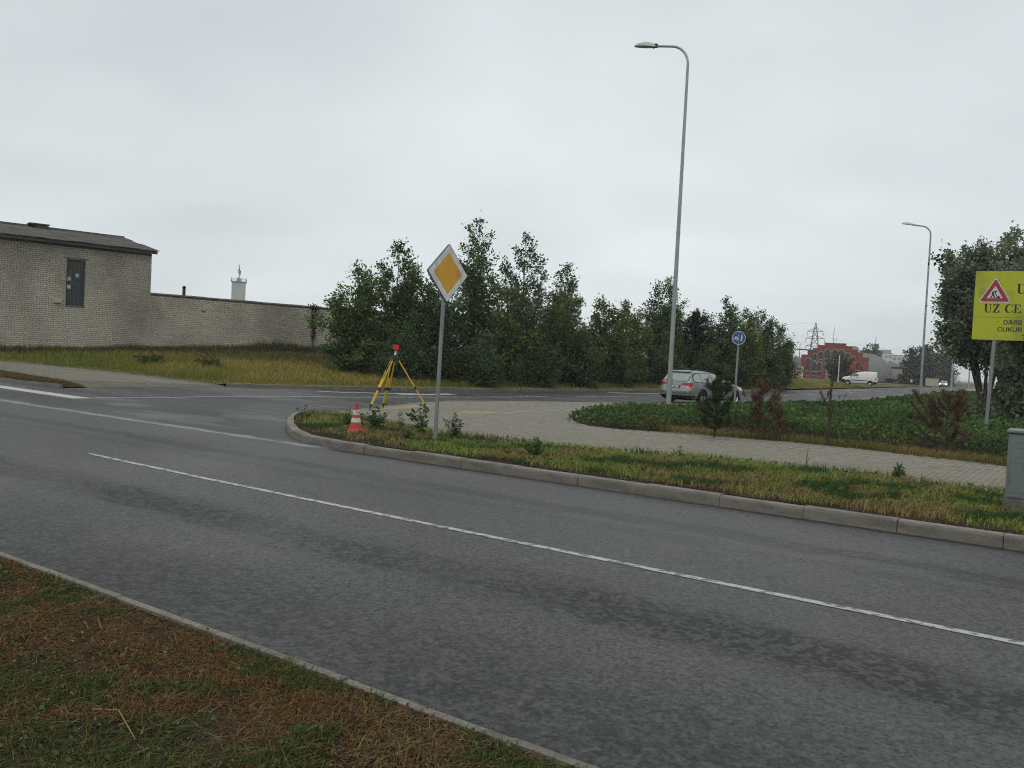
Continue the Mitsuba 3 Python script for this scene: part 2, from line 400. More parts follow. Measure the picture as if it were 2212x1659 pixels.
def zmeadow(x, y):
    x, y = np.asarray(x, float), np.asarray(y, float)
    d = shapely.distance(shapely.points(x, y), meadow_line)
    far = np.clip((y - 85) / 40, 0, 1)
    slope = 0.085 * (1 - 0.72 * far)
    bump = 0.10 * (meshkit.fbm(np.stack([x * 0.25, y * 0.25, x * 0], -1), 3, 2) - 0.5)
    lim = np.clip(d, 0, 19)
    mound = 1.25 * np.exp(-(((x - 27) / 7) ** 2 + ((y - 92) / 9) ** 2))
    return np.where(x < -11.2, 0.045, 0.12) + np.where(x < -11, 0.03 * (-x - 11), 0) + slope * lim + bump * np.clip(d, 0, 1) + mound * np.clip(d / 4, 0, 1)


plaza_poly = Polygon([(-5.0, 20.74)] + near_edge[1:9] + [(12.6, 37.9), (11.0, 36.6), (8.2, 33.2), (5.5, 30.05), (3.4, 27.6), (2.2, 25.4), (1.62, 23.6), (1.6, 22.6), (1.85, 21.5), (2.6, 20.75), (4.37, 20.2), (6.35, 19.5), (7.2, 18.9), (8.2, 17.85), (9.4, 16.5), (14.0, 12.9), (24, 5.9), (36, -2.5),
                      (34.2, -5.0), (22, 3.5), (12, 8.9 - 0.4), (8.6, 10.95), (7.1, 12.2), (5.3, 13.75), (3.2, 14.75), (0.85, 15.5), (-0.35, 16.15), (-1.48, 17.0), (-2.55, 18.6), (-3.7, 20.0), (-4.5, 20.7)])
walk_back = [(12.6, 37.9), (15.6, 41.2), (22.4, 52.0), (32.9, 69.4), (53.1, 103.6), (87, 159.8), (173, 301), (293, 499)]
walk_poly = Polygon(near_edge[8:] + walk_back[::-1])
planting_poly = Polygon([(11.0, 36.6), (8.2, 33.2), (5.5, 30.05), (3.4, 27.6), (2.2, 25.4), (1.62, 23.6), (1.6, 22.6), (1.85, 21.5), (2.6, 20.75), (4.37, 20.2), (6.35, 19.5), (7.2, 18.9), (8.2, 17.85), (9.4, 16.5), (14.0, 12.9), (24, 5.9), (36, -2.5), (60, -10), (150, 60), (310, 460), (293, 499)] + walk_back[::-1][1:])
verge_poly = Polygon([tuple(sn(44, KB + .15))] + [tuple(sn(s, KB + .15)) for s in (30, 20, 10, 4, 0, -4, -8, -10.2)] + [(-2.98, 14.46), (-3.42, 14.88), (-3.86, 15.72), (-4.31, 17.06), (-4.71, 18.62), (-4.91, 19.75), (-4.9, 20.6), (-4.5, 20.65), (-3.7, 19.95), (-2.55, 18.55), (-1.48, 16.95), (-0.35, 16.1), (0.85, 15.45), (3.2, 14.7), (5.3, 13.7), (7.1, 12.15), (8.6, 10.9), (12, 8.45), (22, 3.45), (34.1, -5.05)])
near_road_poly = Polygon([tuple(sn(s, n)) for s, n in ((46, 3.05), (46, KB), (-90, KB), (-90, 3.05))])
mouth_poly = Polygon([tuple(sn(-10.4, KB)), (-3.10, 14.33), (-3.54, 14.78), (-4.00, 15.66), (-4.45, 17.02), (-4.85, 18.6), (-5.05, 19.75)] + near_edge + far_kerb[::-1] + path_low[::-1][:5] + [tuple(sn(-26.6, 13.7)), tuple(sn(-90, 13.7)), tuple(sn(-90, KB))])
fore_poly = Polygon([tuple(sn(s, n)) for s, n in ((46, 2.97), (-90, 2.97), (-90, -40), (46, -40))])

# ------------------------------------------------------------------ ground, roads, paving
R = 1500.0
ground_piece("ground", (np.array([[-R, -R, -.09], [R, -R, -.09], [R, R, -.09], [-R, R, -.09]]), np.array([[0, 1, 2], [0, 2, 3]])), "turf_ground", "flat grassy land reaching to the horizon")
near_road = ground_piece("near_road", tri2d(near_road_poly), "asphalt", "grey worn asphalt road in the foreground")
side_road = ground_piece("side_road", tri2d(mouth_poly), "asphalt", "asphalt road curving away to the right behind the pavement")


def fore_z(x, y):
    p = np.stack([x * 1.1, y * 1.1, x * 0], -1)
    return 0.012 + 0.05 * (meshkit.fbm(p, 4, 3) - 0.4) * np.clip((3.0 - (x * RN[0] + y * RN[1])) / 0.5, 0, 1)


fore_near = fore_poly.intersection(Polygon([tuple(sn(s, n)) for s, n in ((6, 2.97), (-14, 2.97), (-14, -4), (6, -4))]))
ground_piece("foreground_verge", join(sheet(fore_near, 0.12, fore_z), frame(tri2d(fore_poly.difference(fore_near)), (0, 0, 0.01))), "soil", "dry brown verge at the camera's feet", smooth=True)


def verge_z(x, y):
    p = np.stack([x * 0.9, y * 0.9, x * 0], -1)
    d = shapely.distance(shapely.points(x, y), plaza_poly)
    e = shapely.distance(shapely.points(x, y), LineString(corner))
    return 0.075 + 0.06 * np.clip(d / 1.2, 0, 1) + 0.05 * (meshkit.fbm(p, 4, 6) - 0.45) * np.clip((e - 0.15) / 0.4, 0, 1) * np.clip(d / .4, 0, 1)


ground_piece("kerbside_verge", sheet(verge_poly, 0.25, verge_z), "soil", "narrow grass verge between kerb and pavement", smooth=True)


def plant_z(x, y):
    p = np.stack([x * 0.5, y * 0.5, x * 0], -1)
    d = shapely.distance(shapely.points(x, y), planting_poly.exterior)
    return 0.055 + 0.10 * np.clip(d / 2.0, 0, 1) + 0.12 * (meshkit.fbm(p, 3, 9) - 0.4) * np.clip(d / 1.5, 0, 1)


pl_near = planting_poly.intersection(sbox(0, 0, 45, 85))
ground_piece("planting_bed", join(sheet(pl_near, 0.7, plant_z), frame(tri2d(planting_poly.difference(pl_near)), (0, 0, 0.06))), "soil", "planted wedge between the two roads", smooth=True)
meadow_poly = Polygon(path_top + far_kerb + [(200, 620), (-130, 620), (-130, 62)]).buffer(0)
md_near = meadow_poly.intersection(sbox(-45, 28, 60, 130))
ground_piece("meadow", join(sheet(md_near, 1.1, zmeadow), sheet(meadow_poly.difference(md_near), 12.0, zmeadow)), "turf_ground", "rough meadow bank beyond the side road", smooth=True)
def zstrip(x, y):
    u = np.clip((np.asarray(x) * RN[0] + np.asarray(y) * RN[1] - 13.82) / 0.76, 0, 1)
    return np.minimum(0.11 * (1 - u) + zpath(x, y) * u, 0.02 + 0.12 * shapely.distance(shapely.points(x, y), path_drop)) + 0.004


strip_poly = Polygon([tuple(sn(s, n)) for s, n in ((-26.5, 13.82), (-26.6, 14.55), (-30, 14.58), (-70, 14.58), (-70, 13.82))])
ground_piece("grass_strip", sheet(strip_poly, 0.3, zstrip), "soil", "thin grass strip between road and left pavement")
left_path_poly = Polygon(path_low + path_top[::-1]).buffer(0)
left_path = ground_piece("left_pavement", sheet(left_path_poly, 0.5, lambda x, y: zleft(x, y) - 0.008), "joint_sand", "paved footpath along the meadow at left")
plaza = ground_piece("pavement", frame(tri2d(plaza_poly), (0, 0, 0.048)), "joint_sand", "grey block pavement between verge and planting")
walk = ground_piece("roadside_pavement", frame(tri2d(walk_poly), (0, 0, 0.048)), "joint_sand", "pavement with a red stripe along the side road")

# paving blocks
rng = np.random.default_rng(3)


def blocks(poly, ang, ztop, bl=0.199, bw=0.0995, gap=0.0045, th=0.035, zf=None):
    """Centres and sizes of stretcher-bond blocks whose middle lies in the polygon."""
    c, s = math.cos(ang), math.sin(ang)
    q = affinity.rotate(poly, -math.degrees(ang), origin=(0, 0))
    x0, y0, x1, y1 = q.bounds
    X, Y = np.meshgrid(np.arange(x0, x1, bw + gap), np.arange(y0, y1, bl + gap))
    col = np.round((X - x0) / (bw + gap)).astype(int)
    Y = Y + (col % 2) * (bl + gap) / 2
    u, v = X.ravel(), Y.ravel()
    ok = shapely.contains_xy(q.buffer(-0.02), u, v)
    u, v = u[ok], v[ok]
    return np.c_[u * c - v * s, u * s + v * c]


_PF = np.array([[4, 5, 6], [4, 6, 7], [0, 1, 5], [0, 5, 4], [1, 2, 6], [1, 6, 5], [2, 3, 7], [2, 7, 6], [3, 0, 4], [3, 4, 7]])


def block_mesh(cen, ang, ztop, bl=0.199, bw=0.0995, th=0.02, jit=0.0007, seed=1):
    r = np.random.default_rng(seed)
    n = len(cen)
    c, s = math.cos(ang), math.sin(ang)
    lo = np.array([[-bw / 2, -bl / 2], [bw / 2, -bl / 2], [bw / 2, bl / 2], [-bw / 2, bl / 2]])
    hi = lo * np.array([(bw - 0.004) / bw, (bl - 0.004) / bl])
    lo = lo @ np.array([[c, s], [-s, c]]); hi = hi @ np.array([[c, s], [-s, c]])
    z = np.broadcast_to(ztop, (n,)) + r.normal(0, jit, n)
    v = np.zeros((n, 8, 3))
    v[:, :4, :2] = cen[:, None] + lo; v[:, 4:, :2] = cen[:, None] + hi
    v[:, :4, 2] = (z - th)[:, None]; v[:, 4:, 2] = z[:, None] + r.normal(0, jit * 0.5, (n, 4))
    f = (_PF[None] + (np.arange(n) * 8)[:, None, None]).reshape(-1, 3)
    return v.reshape(-1, 3), f


PAVE_L1 = LineString([(-1.6, 20.9), (0.0, 21.0), (2.08, 20.38), (4.14, 19.14), (6.63, 17.46), (8.94, 15.61), (14, 11.9), (24, 4.9)])
PAVE_L2 = LineString([(1.6, 22.5), (1.9, 21.25), (2.7, 20.5), (4.45, 19.9), (6.4, 19.2), (7.3, 18.6), (8.3, 17.5), (9.5, 16.15), (14, 12.6), (24, 5.6)])
PAVE_L3 = LineString([(-1.3, 24.0), (-0.5, 24.3), (2.3, 28.1), (5.3, 31.3), (8.0, 34.4)])
TACT = [Polygon([(-3.75, 23.3), (-3.35, 23.3), (-2.3, 26.4), (-2.75, 26.4)]), Polygon([(-1.5, 23.6), (-0.6, 23.9), (-0.35, 24.9), (-1.3, 24.7)])]
pv = blocks(plaza_poly.intersection(sbox(-6, 0, 22, 60)), A_, 0.06)
pt = shapely.points(pv[:, 0], pv[:, 1])
kind = np.random.default_rng(8).integers(0, 3, len(pv))
for t_ in TACT:
    kind[shapely.contains(t_, pt)] = 4
kind[(shapely.distance(pt, LineString(near_edge[6:9])) < 2.1) & (shapely.distance(pt, LineString(near_edge[6:9])) > 0.9) & (pv[:, 0] > 3.6) ] = 5
PM = ["paver_grey_0", "paver_grey_1", "paver_grey_2", "paver_pale", "paver_yellow", "paver_red"]
vis = np.where((pv[:, 1] > 1.0) & (np.abs(pv[:, 0] / np.maximum(pv[:, 1], .1)) < 0.62), np.hypot(pv[:, 0], pv[:, 1]), 999)
big = set(np.argsort(vis)[:300].tolist())
for i in sorted(big):
    part(plaza, "paving_block", block_mesh(pv[i:i + 1], A_, 0.060, seed=i), PM[kind[i]])
rest = np.array([i for i in range(len(pv)) if i not in big])
for k in range(6):
    m = rest[kind[rest] == k]
    if len(m):
        part(plaza, "paving_blocks", block_mesh(pv[m], A_, 0.060, seed=50 + k), PM[k], kind="stuff")
for ln_, wd_ in ((PAVE_L1, .10), (PAVE_L2, .06), (PAVE_L3, .14)):
    pp_ = np.array(ln_.segmentize(0.4).coords)
    tt_ = np.gradient(pp_, axis=0); tt_ /= np.linalg.norm(tt_, axis=1, keepdims=True); nn2 = np.c_[-tt_[:, 1], tt_[:, 0]] * wd_ / 2
    m_ = len(pp_); q_ = np.arange(m_ - 1)
    part(plaza, "pale_strip", (np.vstack([np.c_[pp_ + nn2, np.full(m_, .0635)], np.c_[pp_ - nn2, np.full(m_, .0635)]]), np.vstack([np.stack([q_, q_ + m_ + 1, q_ + m_], 1), np.stack([q_, q_ + 1, q_ + m_ + 1], 1)])), "paver_pale")
wang = math.radians(58.9)
wp = walk_poly.intersection(sbox(8, 30, 34, 72))
wv = blocks(wp, wang - math.pi / 2 + math.pi / 2, 0.06)
dw = shapely.distance(shapely.points(wv[:, 0], wv[:, 1]), LineString(near_edge))
wk = np.where((dw > 0.85) & (dw < 2.05), 5, np.where((dw >= 2.05) & (dw < 2.2), 3, np.random.default_rng(4).integers(0, 3, len(wv))))
for k in range(6):
    if (wk == k).any():
        part(walk, "paving_blocks", block_mesh(wv[wk == k], wang, 0.060, seed=70 + k), PM[k], kind="stuff")


def offset_strip(line, a, b, z):
    """A ribbon from a to b metres to the right of the polyline."""
    p = np.asarray(line, float)
    t = np.gradient(p, axis=0); t /= np.linalg.norm(t, axis=1, keepdims=True)
    nr = np.c_[t[:, 1], -t[:, 0]]
    v = np.vstack([np.c_[p + nr * a, np.full(len(p), z)], np.c_[p + nr * b, np.full(len(p), z)]])
    n = len(p); i = np.arange(n - 1)
    return v, np.vstack([np.stack([i, i + n, i + n + 1], 1), np.stack([i, i + n + 1, i + 1], 1)])


far_walk = near_edge[11:]
part(walk, "far_paving", join(offset_strip(far_walk, 0.12, 0.85, .059), offset_strip(far_walk, 2.2, 3.1, .059)), "paver_grey_2", kind="stuff")
part(walk, "red_stripe", offset_strip(far_walk, 0.85, 2.05, .059), "paver_red")
part(walk, "pale_line", offset_strip(far_walk, 2.05, 2.2, .059), "paver_pale")
lv = blocks(left_path_poly.intersection(sbox(-30, 24, -10, 44)), A_, 0.05)
lk = np.random.default_rng(5).integers(0, 3, len(lv))
L4 = LineString([(-11.8, 31.6), (-14, 32.4), (-17.5, 33.2), (-26, 38.6)])
lk[shapely.distance(shapely.points(lv[:, 0], lv[:, 1]), L4) < 0.06] = 3
for k in range(4):
    part(left_path, "paving_blocks", block_mesh(lv[lk == k], A_, zleft(lv[lk == k][:, 0], lv[lk == k][:, 1]), seed=90 + k), PM[k], kind="stuff")


# kerbs: stones one metre long, a real step with a rounded front edge
def resample(line, step):
    L = LineString(line); n = max(1, int(round(L.length / step)))
    return [np.array(L.interpolate(k * L.length / n).coords[0]) for k in range(n + 1)], L.length / n, L


def kerb(name, line, h, w, label, step=1.0, most=300, side=1, z0=-0.05, hz=None, gap=0.008, limit=None):
    root = numbered(name); tag(root, label, None, None, "structure")
    pts, ln, L = resample(line, step)
    prof = np.array([[0, z0], [0.004, h - 0.035], [0.012, h - 0.012], [0.035, h], [w, h], [w, z0]])
    rest = []
    r = np.random.default_rng(17)
    for k in range(len(pts) - 1):
        sub = [np.array(L.interpolate(k * ln + t).coords[0]) for t in np.linspace(gap / 2, ln - gap / 2, 4)]
        p = np.array(sub); t = np.gradient(p, axis=0); t /= np.linalg.norm(t, axis=1, keepdims=True)
        nr = np.c_[-t[:, 1], t[:, 0]] * side
        dz = r.normal(0, 0.006); dn = r.normal(0, 0.006)
        base = np.zeros(len(p)) if hz is None else hz(p[:, 0], p[:, 1])
        v = np.array([[*(p[i] + nr[i] * (u + dn)), z + dz * (z > 0) + base[i]] for i in range(len(p)) for u, z in prof])
        m = len(prof); f = []
        for i in range(len(p) - 1):
            for j in range(m - 1):
                a, b, c, d = i * m + j, i * m + j + 1, (i + 1) * m + j + 1, (i + 1) * m + j
                f += [[a, b, c], [a, c, d]] if side > 0 else [[a, c, b], [a, d, c]]
        for i, flip in ((0, side > 0), (len(p) - 1, side < 0)):
            o = i * m
            fan = [[o, o + j, o + j + 1] for j in range(1, m - 1)]
            f += [q[::-1] for q in fan] if flip else fan
        mesh = (v, np.array(f))
        if k < most:
            part(root, "kerb_stone", mesh, "kerb_concrete")
        else:
            rest.append(mesh)
    if rest:
        part(root, "kerb_stones", join(rest), "kerb_concrete", kind="stuff")


kerb("kerb", [c for c in corner if c[0] < 24], 0.135, 0.155, "concrete kerb stones curving round the road corner", side=-1)
kerb("far_kerb", far_kerb[:11], 0.15, 0.15, "concrete kerb along the far side of the side road", side=1, most=70)
kerb("flush_kerb", [tuple(sn(s, 3.05)) for s in (-14, -8, -4, 0, 4, 8)], 0.028, 0.085, "narrow flush kerb along the foreground verge", side=-1)
kerb("left_kerb", [tuple(sn(s, 13.7)) for s in (-26.4, -34, -45)], 0.12, 0.12, "kerb of the thin grass strip at left", side=1)
kerb("low_kerb", near_edge[1:12], 0.066, 0.12, "low kerb between side road and pavement", side=-1, most=90)
kerb("path_edging", path_top[2:], 0.03, 0.08, "thin edging along the left path", side=1, hz=zleft, most=60)
kerb("planting_edging", [(8.2, 33.2), (5.5, 30.05), (3.4, 27.6), (2.2, 25.4), (1.62, 23.6), (1.6, 22.6), (1.85, 21.5), (2.6, 20.75), (4.37, 20.2), (6.35, 19.5), (7.2, 18.9), (8.2, 17.85), (9.4, 16.5), (14.0, 12.9), (20, 8.7)], 0.068, 0.08, "thin edging stones round the planting bed", side=1, most=80)
kerb("verge_edging", [(-4.5, 20.7), (-3.7, 20.0), (-2.55, 18.6), (-1.48, 17.0), (-0.35, 16.15), (0.85, 15.5), (3.2, 14.75), (5.3, 13.75), (7.1, 12.2), (8.6, 10.95), (12, 8.5)], 0.068, 0.08, "thin edging stones between verge and pavement", side=-1, most=80)


# road markings, sheets 4 mm above the asphalt
def ribbon(line, w, z=0.004):
    p = np.array(LineString(line).segmentize(0.5).coords)
    t = np.gradient(p, axis=0); t /= np.linalg.norm(t, axis=1, keepdims=True)
    nr = np.c_[-t[:, 1], t[:, 0]]
    v = np.vstack([np.c_[p + nr * w / 2, np.full(len(p), z)], np.c_[p - nr * w / 2, np.full(len(p), z)]])
    n = len(p); i = np.arange(n - 1)
    return v, np.vstack([np.stack([i, i + n + 1, i + n], 1), np.stack([i, i + 1, i + n + 1], 1)])


part(near_road, "centre_line", ribbon([sn(-11.7, 6.46), sn(-9, 6.38), sn(-5.5, 6.34), sn(-2, 6.33), sn(6, 6.33), sn(30, 6.33)], 0.088), "road_paint", "thin worn white line along the near road")
part(side_road, "edge_band", ribbon([sn(-22.1, 12.0), sn(-30, 12.35), sn(-60, 12.9)], 0.52), "road_paint", "broad white band at left")
part(side_road, "centre_line", ribbon([(-11.15, 22.85), (-8.66, 26.5), (-5.26, 30.0), (-0.09, 35.9), (1.6, 38.0)], 0.12), "road_paint", "long thin white line curving with the side road")
fl = LineString([(1.6, 38.0), (3.4, 40.2), (7.0, 45.0), (11.0, 50.5), (16.6, 55.3), (22.3, 64.9), (32.0, 81.2), (47.0, 106.4), (81, 162.8), (166.5, 304)])
d_ = 2.2
while d_ < 250:
    ln = 5.0 if d_ < 12 else 3.0
    q = [fl.interpolate(d_ + t).coords[0] for t in np.linspace(0, ln, 5)]
    part(side_road, "lane_dash", ribbon(q, 0.12), "road_paint")
    d_ += ln + (2.2 if d_ < 12 else 6.0)
# a worn turning arrow beyond the tripod and hatching further right
for q, w in (([(-7.3, 32.3), (-5.0, 33.5), (-3.9, 34.6)], 0.28), ([(-4.4, 33.4), (-3.0, 35.0), (-2.5, 35.9)], 0.5)):
    part(side_road, "arrow_marking", ribbon(q, w), "road_paint")
part(side_road, "give_way_marking", ribbon([(5.3, 47.2), (7.3, 48.7), (9.4, 50.6)], 0.35), "road_paint")
for k in range(5):
    c = np.array(fl.interpolate(62 + k * 4.4).coords[0]) + np.array([-0.86, 0.51]) * 1.9
    part(side_road, "hatch_marking", ribbon([c, c + np.array([1.3, 1.9])], 0.35), "road_paint")

# ------------------------------------------------------------------ brick building and wall at left
C0 = np.array([-19.6, 46.0]); FU = np.array([-0.766, -0.643]); FN = np.array([0.643, -0.766])   # corner, leftwards, outwards


def facade(m, shift=0.0):
    """Local x = metres leftwards from the corner, y = out of the wall, z up."""
    return frame(m, (C0[0], C0[1], 0), (*FU, 0), (*FN, 0), (0, 0, 1))


def flipm(m):
    return m[0], m[1][:, ::-1]


EAVE = 6.2
WX0, WX1, WZ0, WZ1 = 3.26, 4.10, 3.14, 5.46
hall = thing("brick_building", "grey-beige brick building with corrugated roof and one tall dim window", "building")
cells = [(0, 14, 0.4, WZ0), (0, WX0, WZ0, WZ1), (WX1, 14, WZ0, WZ1), (0, 14, WZ1, EAVE)]
wl = part(hall, "wall", flipm(join([facade(box(a, b, -12.0 if (a, b) == (0, 14) else -0.30, -0.012, c, d)) for a, b, c, d in cells[:1] + cells[3:]] + [facade(box(a, b, -0.30, -0.012, c, d)) for a, b, c, d in cells[1:3]] + [facade(box(0, 0.3, -12, -0.302, WZ0, WZ1)), facade(box(0.302, 14, -12, -11.7, WZ0, WZ1))])), "mortar")


def bricks(x0, x1, z0, z1, L=0.248, Hh=0.083, step=0.1, holes=(), seed=0):
    r = np.random.default_rng(seed)
    out = []
    row = 0
    z = z0
    while z + Hh <= z1 + 1e-6:
        header = (row % 5 == 4)
        l = 0.12 if header else L
        x = x0 - (0 if row % 2 == 0 else (l + 0.016) / 2)
        while x < x1 - 0.02:
            a, b = max(x, x0), min(x + l + r.normal(0, 0.002), x1)
            ok = b - a > 0.04
            for hx0, hx1, hz0, hz1 in holes:
                if z + Hh > hz0 and z < hz1:
                    if a < hx0 < b: b = hx0
                    elif a < hx1 < b: a = hx1
                    elif hx0 <= a and b <= hx1: ok = False
            if ok and b - a > 0.03 and r.random() > 0.0004:
                out.append((a, b, z, z + Hh, r.normal(0, 0.0022), int(r.choice(4, p=[.4, .26, .2, .14]))))
            x += l + 0.016
        row += 1
        z += step
    return out


def brick_mesh(bs, tf):
    n = len(bs)
    v = np.zeros((n, 8, 3))
    for i, (a, b, c, d, o, k) in enumerate(bs):
        y = 0.0 + o
        v[i] = [[a, -.02, c], [b, -.02, c], [b, -.02, d], [a, -.02, d], [a + .003, y, c + .003], [b - .003, y, c + .003], [b - .003, y, d - .003], [a + .003, y, d - .003]]
    f = (_PF[None] + (np.arange(n) * 8)[:, None, None]).reshape(-1, 3)
    return flipm(tf((v.reshape(-1, 3), f[:, ::-1])))


def lay_bricks(holder, bs, tf, most, key):
    order = sorted(range(len(bs)), key=key and (lambda i: key(bs[i])))
    for i in order[:most]:
        part(holder, "brick", brick_mesh([bs[i]], tf), f"lime_brick_{bs[i][5]}")
    rest_ = order[most:]
    for k in range(4):
        q = [bs[i] for i in rest_ if bs[i][5] == k]
        if q:
            part(holder, "bricks", brick_mesh(q, tf), f"lime_brick_{k}", kind="stuff")


fb = bricks(0.0, 14.0, 0.9, EAVE - 0.02, holes=[(WX0 - 0.02, WX1 + 0.02, WZ0 - .02, WZ1 + .02)], seed=1)
lay_bricks(wl, fb, facade, 300, lambda b: -(b[0]) if b[0] < 7.2 else 99)
endw = lambda m: frame(m, (C0[0], C0[1], 0), (-FN[0], -FN[1], 0), (-FU[0], -FU[1], 0), (0, 0, 1))
eb = bricks(0.02, 12.0, 0.9, EAVE, seed=2)
for k in range(4):
    part(wl, "end_bricks", flipm(brick_mesh([b for b in eb if b[5] == k], lambda m: frame(m, (C0[0], C0[1], 0), (-FN[0], -FN[1], 0), (-FU[0], -FU[1], 0), (0, 0, 1)))), f"lime_brick_{k}", kind="stuff")
part(hall, "lintel", facade(box(WX0 - 0.18, WX1 + 0.18, -0.05, 0.006, WZ1 + 0.021, WZ1 + 0.11)), "kerb_concrete")
win = part(hall, "window", facade(join([box(WX0, WX0 + .05, -.17, -.12, WZ0, WZ1), box(WX1 - .05, WX1, -.17, -.12, WZ0, WZ1), box(WX0 + .05, WX1 - .05, -.17, -.12, WZ0, WZ0 + .05), box(WX0 + .05, WX1 - .05, -.17, -.12, WZ1 - .05, WZ1)]
     + [box(WX0 + .05 + (WX1 - WX0 - .1) * k / 4 - .011, WX0 + .05 + (WX1 - WX0 - .1) * k / 4 + .011, -.168, -.128, WZ0 + .05, WZ1 - .05) for k in (1, 2, 3)])), "steel_frame", "tall narrow window of small dim panes, some boarded")
rw = np.random.default_rng(12)
cw, ch = (WX1 - WX0 - .1) / 4, (WZ1 - WZ0 - .1) / 11
SPECIAL = {(1, 7): "mint_board", (3, 6): "mint_board", (3, 4): "pale_board", (2, 8): "dim_glass_2", (3, 5): "dim_glass_2"}
for i in range(4):
    for j in range(11):
        a = WX0 + .05 + cw * i; c = WZ0 + .05 + ch * j
        m = SPECIAL.get((i, j)) or ("dim_glass_3" if j < 3 else f"dim_glass_{rw.choice([0, 0, 1, 2])}")
        tl = rw.normal(0, 0.004)
        part(win, "pane", facade(box(a + .013, a + cw - .013, -.15 + tl, -.143 + tl, c + .006, c + ch - .006)), m)
        if j:
            part(win, "glazing_bar", facade(box(a + .013, a + cw - .013, -.16, -.132, c - .005, c + .005)), "steel_frame")
part(hall, "reveal", facade(box(WX0 - .0, WX1 + .0, -.6, -.55, WZ0, WZ1)), "dark_plastic")
part(hall, "sill", facade(box(WX0 - .03, WX1 + .03, -.12, .03, WZ0 - .06, WZ0 - .001)), "kerb_concrete")
# roof: corrugated sheets, gable overhanging the corner
RB = 6.0
ROOFZ, RIDGEZ = EAVE + 0.16, EAVE + 1.32
roof = part(hall, "roof", flipm(facade(join(box(-0.15, 14, 0.30, 0.33, EAVE - 0.02, EAVE + 0.155), box(-0.15, 14, 0.0, 0.298, EAVE + .06, EAVE + .10), frame(box(-.19, -.152, -6.4, 0, -.17, -.015), (0, .33, EAVE + .16), (1, 0, 0), (0, 1, -.18), (0, 0, 1))))), "old_wood", "weathered eaves board under a corrugated roof")
sl = (RIDGEZ - ROOFZ) / (RB + 0.45)


def corrugated(x0, x1, y0, y1, zo):
    xs = np.linspace(x0, x1, int((x1 - x0) / 0.0217) + 1)
    ph = 0.022 * np.cos(2 * np.pi * xs / 0.13)
    rows = []
    for y in (y0, y1):
        zz = ROOFZ + sl * (0.45 - y) + ph + zo
        rows.append(np.c_[xs, np.full(len(xs), y), zz])
        rows.append(np.c_[xs, np.full(len(xs), y), zz - 0.008])
    n = len(xs)
    v = np.vstack(rows)
    i = np.arange(n - 1)
    q = lambda a, b: np.vstack([np.stack([a * n + i, b * n + i, b * n + i + 1], 1), np.stack([a * n + i, b * n + i + 1, a * n + i + 1], 1)])
    return facade((v, np.vstack([q(0, 2), q(3, 1), q(1, 0), q(2, 3)])))


rr = np.random.default_rng(31)
for i in range(13):
    for j in range(4):
        x0 = -0.24 + i * 1.09
        y0 = 0.45 - j * 1.6
        part(roof, "sheet", corrugated(x0 + rr.normal(0, .012), x0 + 1.12, y0 + rr.normal(0, .02) + .03, y0 - 1.68, 0.012 * ((i + j) % 2) + rr.normal(0, .003)), "roof_sheet")
part(roof, "back_slope", facade(frame(box(-0.22, 14, -6.4, 0, -.02, 0), (0, -6.02, RIDGEZ), (1, 0, 0), (0, 1, sl), (0, 0, 1))), "roof_sheet")
part(roof, "ridge_cap", facade(tube([(-0.22, -6.0, RIDGEZ + .02), (14, -6.0, RIDGEZ + .02)], 0.09, 8)), "roof_sheet")
part(roof, "gable", flipm(facade(frame(prism(Polygon([(0, 0), (-12, 0), (-6, 1.2)]), 0.25), (0.03, 0, EAVE), (0, 1, 0), (0, 0, 1), (1, 0, 0)))), "mortar")
part(roof, "roof_vent", facade(join(box(3.9, 4.5, -6.1, -5.5, RIDGEZ - .5, RIDGEZ + .12), box(3.85, 4.85, -6.2, -5.4, RIDGEZ + .121, RIDGEZ + .18))), "roof_sheet", "low dark vent box near the ridge")
wb = solo("wall_box", facade(bbox(4.32, 4.68, 0.006, 0.14, 3.24, 3.50, .015)), "box_cream", "small cream utility box fixed to the brick wall beside the window", "box")
for k in range(3):
    part(wb, "cap", facade(revolve([(0, 0), (.028, 0), (.028, .05), (0, .05)], 10, (4.37 + .12 * k, .07, 3.50))), "dark_plastic")

WH = 4.08
gw = thing("brick_wall", "long low brick yard wall running right from the building", "wall")
wallf = lambda m: frame(m, (C0[0], C0[1], 0), (-FU[0], -FU[1], 0), (FN[0], FN[1], 0), (0, 0, 1))
gwall = part(gw, "wall", wallf(box(0.0, 17, -0.38, -0.022, 0.5, WH)), "mortar")
gb = [(a, b, c, d, o - .01, k) for a, b, c, d, o, k in bricks(0.0, 16.9, 1.0, WH - .01, seed=5)]
lay_bricks(gwall, gb, lambda m: flipm(wallf(m)), 300, lambda b: b[0] + (0 if b[2] > 1.5 else 50))
for k in range(17):
    part(gw, "coping_stone", wallf(box(k + .004, k + .996, -0.43, 0.035, WH + 0.001, WH + 0.07 + 0.006 * ((k * 7) % 3))), "coping")

